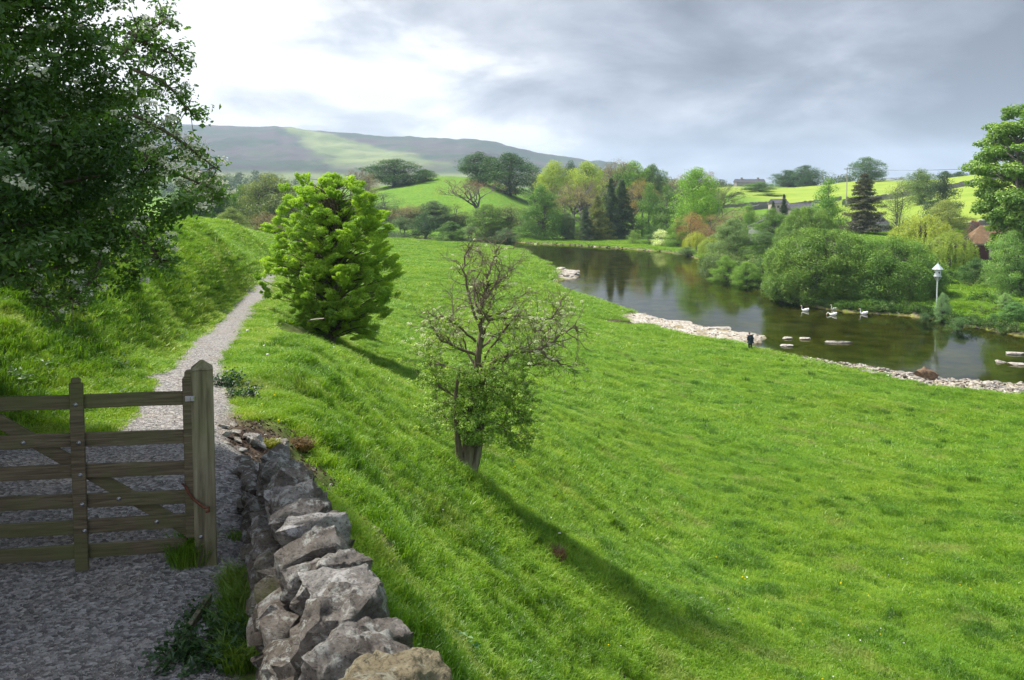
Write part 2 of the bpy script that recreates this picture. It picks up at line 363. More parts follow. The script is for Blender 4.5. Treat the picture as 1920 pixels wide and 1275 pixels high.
princ(nt, c, 0.9, bump(nt, hb, 0.5, 0.05), 0.15)
sub('ground', 0); sub('gravel_path', 1); sub('river_bank', 2); sub('river_bed', 3)

# ---------------------------------------------------------------- water
m, nt, nd, lk = new_mat('water')
P = geo_pos(nt)
mp = N(nt, 'ShaderNodeMapping'); mp.inputs['Scale'].default_value = (0.5, 1.1, 1); lk.new(P, mp.inputs[0])
w1 = noise_n(nt, 1.0, 3, 0.5, mp.outputs[0]); w2 = noise_n(nt, 5.0, 2, 0.5, mp.outputs[0])
mp2 = N(nt, 'ShaderNodeMapping'); mp2.inputs['Scale'].default_value = (0.022, 0.05, 1); mp2.inputs['Location'].default_value = (0.3, 0.1, 0); lk.new(P, mp2.inputs[0])
ruf = ramp(nt, noise_n(nt, 1.0, 3, 0.5, mp2.outputs[0]), [(0.52, (0, 0, 0)), (0.66, (1, 1, 1))])
hh = math_n(nt, 'ADD', w1, math_n(nt, 'MULTIPLY', w2, math_n(nt, 'MULTIPLY_ADD', ruf, 0.5)))
b = N(nt, 'ShaderNodeBump'); b.inputs['Strength'].default_value = 0.35; b.inputs['Distance'].default_value = 0.012; lk.new(hh, b.inputs['Height'])
gl = N(nt, 'ShaderNodeBsdfGlossy'); lk.new(b.outputs[0], gl.inputs['Normal'])
rg = math_n(nt, 'MULTIPLY_ADD', ruf, 0.12); nt.nodes[-1].inputs[2].default_value = 0.02; lk.new(rg, gl.inputs['Roughness'])
tr = N(nt, 'ShaderNodeBsdfTransparent'); tr.inputs[0].default_value = (0.42, 0.46, 0.24, 1)
fr = N(nt, 'ShaderNodeFresnel'); fr.inputs['IOR'].default_value = 1.42; lk.new(b.outputs[0], fr.inputs['Normal'])
mx = N(nt, 'ShaderNodeMixShader'); lk.new(fr.outputs[0], mx.inputs[0]); lk.new(tr.outputs[0], mx.inputs[1]); lk.new(gl.outputs[0], mx.inputs[2])
lk.new(mx.outputs[0], N(nt, 'ShaderNodeOutputMaterial').inputs[0]); M['water'] = m
wv = [(-160, 50, 0), (325, 30, 0), (325, 100, 0), (140, 130, 0), (90, 330, 0), (-160, 330, 0)]
o = link('river_water', mesh_np('river_water', wv, np.array([[0, 1, 2, 3, 4, 5]])), M['water']); o['kind'] = 'structure'

# ---------------------------------------------------------------- moor
mx_px = [-700,-200,100,320,400,480,545,575,600,640,700,780,860,880,900,930,960,1000,1030,1060,1100,1160,1240,1400,2200,2900]
mx_py = [246,240,238,237,238,241,243,247,250,256,262,265,267,264,266,272,281,290,294,299,307,318,334,350,352,354]
th = np.linspace(math.atan((-700-960)/1600), math.atan((2900-960)/1600), 520); dd = np.linspace(0, 1, 130)
TH, DD = np.meshgrid(th, dd, indexing='ij')
D = 1250 + DD * 2950
px = 960 + 1600 * np.tan(TH); rz = np.interp(px, mx_px, mx_py)
XX = np.tan(TH) * D
rz = rz + (fbm(px / 14, px * 0, 3) - 0.5) * 3.0 * sstep(420, 560, px)
top = CZ + (350 - rz) / 1600 * 4200
n1 = fbm(XX / 420, D / 420, 51, 5); n2 = fbm(XX / 90, D / 160, 53, 4)
prof = 0.12 * DD + 0.88 * sstep(0.05, 1.02, DD)
Z = 8 + (top - 8) * prof + (n1 - 0.5) * 90 * np.sin(DD * PI) ** 1.0 * sstep(15, 120, top) + (n2 - 0.5) * 22 * DD * (1 - DD) * 4 * sstep(15, 120, top)
prf = Z[:, -1:]
back = np.stack([XX[:, -1] * 1.3, D[:, -1] * 1.3, Z[:, -1] * 0.4], -1)
Vm = np.concatenate([np.stack([XX, D, Z], -1), back[:, None]], 1); n_, m_ = Vm.shape[:2]
i, j = np.meshgrid(np.arange(n_ - 1), np.arange(m_ - 1), indexing='ij')
Fm = np.stack([i * m_ + j, (i + 1) * m_ + j, (i + 1) * m_ + j + 1, i * m_ + j + 1], -1).reshape(-1, 4)
py = 350 - (Vm[..., 2] - CZ) / Vm[..., 1] * 1600; pxx = 960 + 1600 * Vm[..., 0] / Vm[..., 1]
cen = 560 + (py - 243) * 2.6; wid = 18 + (py - 240) * 1.35
lush = (1 - sstep(0.6, 1.25, np.abs(pxx - cen) / np.maximum(wid, 8) + (fbm(pxx / 30, py / 9, 57) - 0.5) * 1.1)) * (1 - sstep(300, 325, py))
lush = np.maximum(lush, sstep(318, 330, py) * 0.8)
me = mesh_np('moor_hill', Vm.reshape(-1, 3), Fm, {'lush': lush.ravel()}, True)
m, nt, nd, lk = new_mat('moor'); P = geo_pos(nt)
hn = noise_n(nt, 0.0022, 8, 0.6, P, 0.6)
heath = ramp(nt, hn, [(0.38, (0.060, 0.052, 0.060)), (0.48, (0.045, 0.07, 0.045)), (0.56, (0.085, 0.070, 0.075)), (0.66, (0.055, 0.085, 0.045))])
c = mixc(nt, attr_n(nt, 'lush'), heath, ramp(nt, noise_n(nt, 0.006, 6, 0.6, P), [(0.35, (0.10, 0.14, 0.05)), (0.65, (0.21, 0.24, 0.11))]))
princ(nt, c, 0.95, bump(nt, noise_n(nt, 0.012, 6, 0.6, P), 0.6, 12), 0.05); M['moor'] = m
o = link('moor_hill', me, m); o['kind'] = 'structure'
# ---------------------------------------------------------------- light and sky
SUN_EL = math.radians(58); SUN_AZ = math.radians(-66)     # azimuth from +Y towards +X
sd = Vector((math.sin(SUN_AZ) * math.cos(SUN_EL), math.cos(SUN_AZ) * math.cos(SUN_EL), math.sin(SUN_EL)))
L = bpy.data.lights.new('sun', 'SUN'); L.energy = 4.1; L.angle = math.radians(8); L.color = (1.0, 0.955, 0.87)
so = bpy.data.objects.new('sun', L); COL.objects.link(so); so.rotation_euler = (-sd).to_track_quat('-Z', 'Y').to_euler(); so.location = (-30, 10, 60)
w = bpy.data.worlds.new('World'); scene.world = w; w.use_nodes = True
nt = w.node_tree; nt.nodes.clear(); lk = nt.links
sky = N(nt, 'ShaderNodeTexSky'); sky.sky_type = 'NISHITA'; sky.sun_disc = False; sky.sun_elevation = SUN_EL; sky.sun_rotation = SUN_AZ
sky.air_density = 1.0; sky.dust_density = 2.0
tc = N(nt, 'ShaderNodeTexCoord'); Dv = tc.outputs['Generated']
sp = N(nt, 'ShaderNodeSeparateXYZ'); lk.new(Dv, sp.inputs[0])
# clouds lie on a level sheet overhead: direction / height
zz = math_n(nt, 'ADD', math_n(nt, 'MAXIMUM', sp.outputs[2], 0.0), 0.30)
cv = N(nt, 'ShaderNodeCombineXYZ'); lk.new(math_n(nt, 'DIVIDE', sp.outputs[0], zz), cv.inputs[0]); lk.new(math_n(nt, 'DIVIDE', sp.outputs[1], zz), cv.inputs[1])
cn = noise_n(nt, 1.7, 9, 0.56, cv.outputs[0], 0.25)
mpb = N(nt, 'ShaderNodeMapping'); mpb.inputs['Location'].default_value = (3.1, 7.7, 0); lk.new(cv.outputs[0], mpb.inputs[0])
cb = noise_n(nt, 0.75, 4, 0.5, mpb.outputs[0], 0.2)
# the bank of heavy cloud stands to the right of the view, the bright break to the left
lr = math_n(nt, 'MULTIPLY', sp.outputs[0], -0.95)
t = math_n(nt, 'ADD', math_n(nt, 'MULTIPLY', cn, 1.35), math_n(nt, 'MULTIPLY', cb, 0.55))
t = math_n(nt, 'ADD', t, lr)
zb = math_n(nt, 'MULTIPLY', sp.outputs[2], -0.95)
t = math_n(nt, 'ADD', t, zb); 
t = math_n(nt, 'SUBTRACT', t, 0.225)
cc = ramp(nt, t, [(0.20, (0.165, 0.190, 0.238)), (0.38, (0.265, 0.298, 0.362)), (0.52, (0.39, 0.425, 0.495)), (0.64, (0.52, 0.55, 0.61)), (0.78, (0.84, 0.85, 0.87))])
# unseen cloud behind and above the viewer, brightened to lift the shadows
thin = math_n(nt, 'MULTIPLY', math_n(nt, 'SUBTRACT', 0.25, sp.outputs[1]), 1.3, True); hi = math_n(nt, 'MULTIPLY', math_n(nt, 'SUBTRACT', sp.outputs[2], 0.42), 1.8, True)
fill_boost = math_n(nt, 'MULTIPLY_ADD', math_n(nt, 'MAXIMUM', thin, hi), 1.5); nt.nodes[-1].inputs[2].default_value = 1.0
cvm = N(nt, 'ShaderNodeVectorMath'); cvm.operation = 'SCALE'; lk.new(cc, cvm.inputs[0]); lk.new(fill_boost, cvm.inputs['Scale']); cc = cvm.outputs[0]
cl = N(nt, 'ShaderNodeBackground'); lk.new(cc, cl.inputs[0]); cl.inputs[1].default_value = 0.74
bg = N(nt, 'ShaderNodeBackground'); lk.new(sky.outputs[0], bg.inputs[0]); bg.inputs[1].default_value = 0.10
ms = N(nt, 'ShaderNodeMixShader')
cov = ramp(nt, noise_n(nt, 0.6, 6, 0.5, mpb.outputs[0]), [(0.30, (0.72, 0.72, 0.72)), (0.42, (1, 1, 1))])
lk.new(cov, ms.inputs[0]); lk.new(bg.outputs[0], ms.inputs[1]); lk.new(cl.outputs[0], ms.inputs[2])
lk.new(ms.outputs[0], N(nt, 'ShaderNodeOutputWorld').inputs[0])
# haze in the air
m, hnt, nd, hl = new_mat('haze'); 
pv = N(hnt, 'ShaderNodeVolumePrincipled'); pv.inputs['Color'].default_value = (0.66, 0.82, 1.0, 1); pv.inputs['Density'].default_value = 0.00012
hl.new(pv.outputs[0], N(hnt, 'ShaderNodeOutputMaterial').inputs['Volume'])
if HAZE:
    bm = bmesh.new(); bmesh.ops.create_cube(bm, size=1, matrix=Matrix.Translation((0, 500, 176)) @ Matrix.Diagonal((15000, 14900, 356, 1)))
    o = from_bm('haze', bm, m); tag(o, 'thin blue haze in the air over the valley', 'haze', kind='stuff')
vs = scene.view_settings; vs.view_transform = 'Standard'; vs.look = 'None'; vs.exposure = 0.98; vs.gamma = 1.0
cy = scene.cycles
cy.max_bounces = 6; cy.diffuse_bounces = 3; cy.glossy_bounces = 3; cy.transmission_bounces = 4; cy.transparent_max_bounces = 8; cy.volume_bounces = 0
cy.use_denoising = True; cy.sample_clamp_indirect = 4.0; cy.caustics_reflective = False; cy.caustics_refractive = False
# ---------------------------------------------------------------- plant building blocks
def unit(v): return v / (np.linalg.norm(v, axis=-1, keepdims=True) + 1e-9)
class Tubes:
    def __init__(s): s.V = []; s.F = []; s.n = 0
    def add(s, pts, rad, sides=5):
        pts = np.asarray(pts, float); k = len(pts)
        if k < 2: return
        rad = np.broadcast_to(np.asarray(rad, float), (k,))
        t = unit(np.gradient(pts, axis=0)); ref = np.array([0.31, 0.17, 0.93]); ref = ref if abs(t[0] @ ref) < 0.9 else np.array([1, 0, 0.1])
        a = unit(np.cross(t, ref)); b = np.cross(t, a)
        an = np.linspace(0, 2 * PI, sides, endpoint=False)
        ring = pts[:, None] + rad[:, None, None] * (np.cos(an)[None, :, None] * a[:, None] + np.sin(an)[None, :, None] * b[:, None])
        s.V.append(ring.reshape(-1, 3))
        i, j = np.meshgrid(np.arange(k - 1), np.arange(sides), indexing='ij'); j2 = (j + 1) % sides
        s.F.append((np.stack([i * sides + j, i * sides + j2, (i + 1) * sides + j2, (i + 1) * sides + j], -1).reshape(-1, 4) + s.n)); s.n += k * sides
    def mesh(s, name): return mesh_np(name, np.vstack(s.V), np.vstack(s.F), smooth=True)
def curve(p0, p1, rng, sag=0.15, n=6, wig=0.04):
    p0 = np.array(p0, float); p1 = np.array(p1, float); t = np.linspace(0, 1, n)[:, None]; L = np.linalg.norm(p1 - p0)
    q = p0 + (p1 - p0) * t; q[:, 2] += (np.sin(t[:, 0] * PI)) * sag * L
    q[1:-1] += rng.normal(0, wig * L, (n - 2, 3)); return q
class Leaves:
    def __init__(s): s.P = []; s.Nn = []; s.S = []; s.T = []; s.A = []
    def add(s, P, Nn, S, T, aspect=0.55):
        k = len(P); s.P.append(P); s.Nn.append(Nn); s.S.append(np.broadcast_to(S, (k,))); s.T.append(np.broadcast_to(T, (k,))); s.A.append(np.full(k, aspect))
    def count(s): return sum(len(p) for p in s.P)
    def mesh(s, name, rng):
        P = np.vstack(s.P); Nn = unit(np.vstack(s.Nn)); S = np.concatenate(s.S); T = np.concatenate(s.T); A = np.concatenate(s.A); k = len(P)
        r = rng.normal(size=(k, 3)); u = unit(np.cross(Nn, r)); v = np.cross(Nn, u)
        L = S[:, None]; w = (S * A)[:, None]
        V = np.stack([P - u * L * 0.5, P + v * w * 0.5 + Nn * w * 0.18 + u * L * 0.05, P + u * L * 0.5 - Nn * L * 0.12, P - v * w * 0.5 + Nn * w * 0.18 + u * L * 0.05], 1).reshape(-1, 3)
        F = np.arange(4 * k).reshape(-1, 4)
        return mesh_np(name, V, F, {'tint': np.repeat(np.clip(T, 0, 1), 4)})
def clump(L, c, rad, n, leaf, rng, flat=0.5, up=0.5, tint=0.5, shell=0.45, tv=0.22, out=None):
    d = unit(rng.normal(size=(n, 3))); rr = (shell + (1 - shell) * rng.random(n) ** 0.6)[:, None]
    P = d * rr * np.array([rad, rad, rad * flat]) + np.asarray(c)
    # break the outline of each clump
    P += rng.normal(0, rad * 0.10, (n, 3))
    if out is not None:           # a spray: drawn out along its twig and hanging at the tip
        q = P - np.asarray(c); s_ = q @ out; side = q - s_[:, None] * out; tip = np.clip(s_ / rad + .6, 0, 2)
        P = np.asarray(c) + out * (s_ * 1.9)[:, None] + side * (0.75 - .28 * np.clip(tip, 0, 1.8))[:, None]; P[:, 2] += .18 * rad * tip - .22 * rad * tip ** 2
    nn = d * np.array([0.7, 0.7, 1.0]) + np.array([0, 0, up]) + rng.normal(0, 0.45, (n, 3))
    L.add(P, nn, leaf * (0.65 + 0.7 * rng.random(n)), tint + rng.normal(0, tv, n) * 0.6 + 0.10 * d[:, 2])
def env_tree(name, prof, n_cl, n_leaf, leaf, seed, flat=0.5, cr=0.16, trunk_r=0.03, axis_h=None, trunk_top=0.75, inner=0.25, forks=1, up=0.5, branches=True, rscale=None, trunk_base=(0, 0, 0), bark_sides=6, shellbias=0.55, zpow=1.0, sub=0, lobes=0.12, jit=0.0, spray_=0, shell=0.45):
    """prof: list of (z, left radius, right radius, depth radius). Returns trunk mesh, crown mesh."""
    rng = np.random.default_rng(seed); pz = np.array([p[0] for p in prof]); pl = np.array([p[1] for p in prof]); pr = np.array([p[2] for p in prof])
    pd = np.array([p[3] if len(p) > 3 else (p[1] + p[2]) / 2 for p in prof]); H = pz[-1]; z0 = pz[0]
    T = Tubes(); L = Leaves(); rm = max(pl.max(), pr.max())
    cs = []; area = np.interp(np.linspace(z0, H, 60), pz, (pl + pr) * 0.5) + rm * 0.08; zs = np.linspace(z0, H, 60)
    cdf = np.cumsum(area ** zpow); cdf /= cdf[-1]
    off = np.array([trunk_base[0], trunk_base[1]], float)
    for k in range(n_cl):
        z = np.interp(rng.random(), cdf, zs); a = rng.random() * 2 * PI
        lb = 1 - lobes + 2 * lobes * float(vnoise(np.array([a * 1.27 + 4 * math.sin(a)]), np.array([z / H * 6.0]), seed)[0])
        rx = np.interp(z, pz, pr) if math.cos(a) > 0 else np.interp(z, pz, pl); ry = np.interp(z, pz, pd); rx *= lb; ry *= lb
        q = shellbias + (1 - shellbias) * rng.random() ** 0.7
        if rng.random() < inner: q = rng.random() * shellbias
        cw = cr * rm * (0.65 + 0.7 * rng.random()) * (0.75 + 0.25 * rx / rm)
        qx = max(rx * q - cw * (0.25 if spray_ else 0.6), 0.0) if q > 0.3 else rx * q; qy = max(ry * q - cw * (0.25 if spray_ else 0.6), 0.0) if q > .3 else ry * q
        cs.append((qx * math.cos(a), qy * math.sin(a), min(z + rng.normal(0, jit) * rm, H - cw * flat * 0.8), cw))
    tt = H * trunk_top; trad = trunk_r * H
    stems = []
    for f in range(forks):
        a = rng.random() * 2 * PI; e = (0 if forks == 1 else 0.22 * rm)
        st = curve((off[0], off[1], -0.03 * H), (e * math.cos(a) + rng.normal(0, .03) * H, e * math.sin(a), tt), rng, 0, 8, 0.012)
        st[:, 2] = np.linspace(-0.03 * H, tt, 8); stems.append(st); T.add(st, np.linspace(trad * (1.25 if f == 0 else .8), trad * 0.25, 8), bark_sides + 2)
    tot = sum(c[3] ** 2 for c in cs)
    for (x, y, z, w_) in cs:
        n = max(8, int(n_leaf * w_ * w_ / tot)); tn = 0.5 + rng.normal(0, 0.13)
        ov = None
        if spray_ and rng.random() < spray_:
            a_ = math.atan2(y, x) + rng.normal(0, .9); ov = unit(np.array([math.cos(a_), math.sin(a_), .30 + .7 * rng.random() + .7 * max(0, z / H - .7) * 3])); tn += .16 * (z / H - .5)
        clump(L, (x, y, z), w_, n, leaf, rng, flat, up, tn, shell, out=ov)
        for s_ in range(sub):
            dd_ = unit(rng.normal(size=3)); 
            clump(L, (x + dd_[0] * w_ * 1.0, y + dd_[1] * w_ * 1.0, z + dd_[2] * w_ * flat * 0.9), w_ * 0.45, n // 5, leaf, rng, flat, up, tn + 0.1, shell, out=ov)
        if branches:
            st = stems[int(rng.integers(len(stems)))]
            zb = min(max(z - (0.15 + 0.5 * rng.random()) * math.hypot(x, y) - 0.02 * H, z0 * 0.4 + 0.02 * H), tt * 0.97)
            b0 = np.array([np.interp(zb, st[:, 2], st[:, i]) for i in range(3)])
            T.add(curve(b0, (x, y, z), rng, 0.08, 5, 0.03), np.linspace(trad * 0.32, trad * 0.06, 5), 4)
    return T.mesh(name + '_trunk'), L.mesh(name + '_crown', rng)

PROTO = {}
def unit_profile(kind):
    return {'round': [(0.06,.20,.20),(0.18,.40,.38),(0.45,.5,.5),(0.65,.48,.46),(0.82,.36,.36),(0.95,.18,.18),(1.0,.05,.05)],
            'spread': [(0.10,.25,.25),(0.22,.46,.44),(0.5,.5,.5),(0.72,.44,.44),(0.9,.28,.25),(1.0,.08,.08)],
            'dome': [(0.0,.42,.42),(0.2,.5,.5),(0.45,.47,.47),(0.7,.36,.36),(0.88,.22,.22),(1.0,.05,.05)],
            'cone': [(0.04,.38,.38),(0.2,.5,.5),(0.4,.46,.46),(0.6,.36,.36),(0.8,.22,.22),(0.93,.10,.10),(1.0,.02,.02)],
            'tall': [(0.05,.25,.25),(0.25,.42,.42),(0.55,.5,.48),(0.75,.42,.42),(0.9,.24,.24),(1.0,.06,.06)]}[kind]
def proto(kind, v):
    key = (kind, v)
    if key in PROTO: return PROTO[key]
    s = 100 + v * 17 + sum(ord(c) for c in kind); rng = np.random.default_rng(s)
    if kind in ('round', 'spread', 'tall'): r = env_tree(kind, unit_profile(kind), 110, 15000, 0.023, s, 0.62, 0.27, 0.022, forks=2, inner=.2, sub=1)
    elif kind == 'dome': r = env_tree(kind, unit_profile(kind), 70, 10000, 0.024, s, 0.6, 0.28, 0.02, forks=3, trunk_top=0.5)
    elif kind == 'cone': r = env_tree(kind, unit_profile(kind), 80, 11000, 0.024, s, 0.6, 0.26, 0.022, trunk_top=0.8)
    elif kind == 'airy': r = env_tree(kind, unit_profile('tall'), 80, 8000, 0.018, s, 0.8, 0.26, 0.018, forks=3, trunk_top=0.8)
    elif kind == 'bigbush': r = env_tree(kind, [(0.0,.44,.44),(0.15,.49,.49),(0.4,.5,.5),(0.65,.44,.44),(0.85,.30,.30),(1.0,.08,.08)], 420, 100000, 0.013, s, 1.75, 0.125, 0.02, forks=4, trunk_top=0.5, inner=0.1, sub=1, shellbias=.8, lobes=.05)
    elif kind == 'midtree': r = env_tree(kind, unit_profile('dome'), 150, 30000, 0.018, s, 0.6, 0.22, 0.02, forks=3, trunk_top=0.7, sub=1)
    elif kind == 'conifer' or kind == 'spruce_open':
        T = Tubes(); L = Leaves(); opn = kind != 'conifer'
        T.add([(0, 0, -0.02), (0, 0, 0.5), (0, 0, 1.0)], [0.02, 0.012, 0.001], 6)
        lv = 23 if opn else 30
        for i in range(lv):
            z = 0.07 + 0.91 * (i / lv) ** 0.95 + rng.normal(0, .008); R = 0.5 * (1 - z) ** (0.75 if opn else 0.85) * (0.8 + 0.4 * rng.random()) + 0.02
            nb = 7 if opn else 9; a0 = rng.random() * 6
            for b in range(nb):
                a = a0 + b * 2 * PI / nb + rng.normal(0, .3); RR_ = R * (0.45 + 0.7 * rng.random()); n = int((1100 if opn else 560) * RR_ + 20)
                t = rng.random(n) ** 0.7; drop = 0.10 if opn else 0.16
                px_ = t * RR_; wdt = RR_ * 0.22 * (1 - t * 0.6) + 0.006; sd_ = rng.normal(0, 1, n) * wdt
                P = np.stack([math.cos(a) * px_ - math.sin(a) * sd_, math.sin(a) * px_ + math.cos(a) * sd_, z + 0.02 - px_ * drop * 1.6 + px_ ** 2 * 0.3 + rng.normal(0, .008, n) - np.abs(rng.normal(0, .012, n)) - np.abs(sd_) * .3], -1)
                nn = np.stack([math.cos(a) * np.full(n, .35), math.sin(a) * np.full(n, .35), np.ones(n)], -1) + rng.normal(0, .4, (n, 3))
                L.add(P, nn, 0.024 * (.6 + .6 * rng.random(n)), 0.35 + 0.5 * t ** 2 * rng.random(n) + rng.normal(0, .08, n), 0.4)
                T.add([(0, 0, z + .02), (math.cos(a) * RR_ * .9, math.sin(a) * RR_ * .9, z - RR_ * drop)], [0.004, 0.001], 3)
        r = (T.mesh('c_trunk'), L.mesh('c_crown', rng))
    elif kind in ('bare', 'twiggy'):
        T = Tubes(); L = Leaves()
        def g(p, d, ln, rr, dep):
            k = 5; pts = [p]; q = p.copy(); dd_ = d.copy()
            for i in range(k):
                dd_ = unit(dd_ + rng.normal(0, .13, 3) + np.array([0, 0, .05])); q = q + dd_ * ln / k; pts.append(q.copy())
            T.add(pts, np.linspace(rr, rr * .55, k + 1), 5 if dep > 2 else 3)
            if dep == 0:
                n = 7 if kind == 'bare' else 22
                L.add(pts[-1] + rng.normal(0, .022, (n, 3)), rng.normal(size=(n, 3)), 0.014, 0.5 + rng.normal(0, .25, n), .35); return
            for c in range(3 if dep < 5 else 4):
                ax = unit(np.cross(dd_, rng.normal(size=3))); an = 0.35 + 0.45 * rng.random()
                nd_ = unit(dd_ * math.cos(an) + ax * math.sin(an)); s_ = pts[-1] if c < 2 else pts[int(rng.integers(2, 5))]
                g(np.array(s_), nd_, ln * (.62 + .22 * rng.random()), rr * .58, dep - 1)
        g(np.array([0, 0, -.02]), np.array([0.02, 0, 1.]), 0.30, 0.024, 5)
        r = (T.mesh('b_trunk'), L.mesh('b_crown', rng))
        V = np.empty(len(r[0].vertices) * 3, np.float32); r[0].vertices.foreach_get('co', V); V = V.reshape(-1, 3)
        sx = 1 / (np.percentile(V[:, 0], 99.5) - np.percentile(V[:, 0], .5)); sz = 1 / V[:, 2].max()
        for me in r:
            V = np.empty(len(me.vertices) * 3, np.float32); me.vertices.foreach_get('co', V); V = V.reshape(-1, 3) * [sx, sx, sz]; me.vertices.foreach_set('co', V.astype(np.float32).ravel())
    elif kind == 'willow':
        T = Tubes(); L = Leaves(); st = curve((0, 0, -.02), (0.02, 0, .75), rng, 0, 6, .02); T.add(st, np.linspace(.035, .01, 6), 7)
        for k in range(300):
            a = rng.random() * 2 * PI; R = .47 * rng.random() ** .5; top_ = (0.98 - 1.25 * R * R * 1.6) * (0.82 + .2 * rng.random()); low = max(0.0, top_ - (.25 + .5 * rng.random()) * (0.5 + R))
            n = 70; t = rng.random(n); z = top_ + (low - top_) * t
            P = np.stack([math.cos(a) * R * (1 + .12 * t) + rng.normal(0, .012, n), math.sin(a) * R * (1 + .12 * t) + rng.normal(0, .012, n), z], -1)
            L.add(P, np.stack([np.full(n, math.cos(a)), np.full(n, math.sin(a)), np.full(n, .35)], -1) + rng.normal(0, .5, (n, 3)), .024, .5 + .2 * (1 - t) - .1 + rng.normal(0, .12, n), .4)
            if k % 3 == 0: T.add(curve(st[3 + k % 3], P[np.argmax(z)], rng, .1, 4, .02), [.008, .006, .004, .002], 3)
        r = (T.mesh('w_trunk'), L.mesh('w_crown', rng))
    PROTO[key] = r; return r
def place_tree(name, kind, v, label, cat, x, y, w_, h_, color, rz=0.0, group=None, zoff=0.0, mat='leaf_far', bark=None):
    tm, cm = proto(kind, v)
    t = thing(name, label, cat, (x, y, H1(x, y) + zoff), rz, group); t.scale = (w_, w_, h_)
    a = link('trunk', tm, M['bark_grey'], t); b = link('crown', cm, M[mat], t, color)
    return t
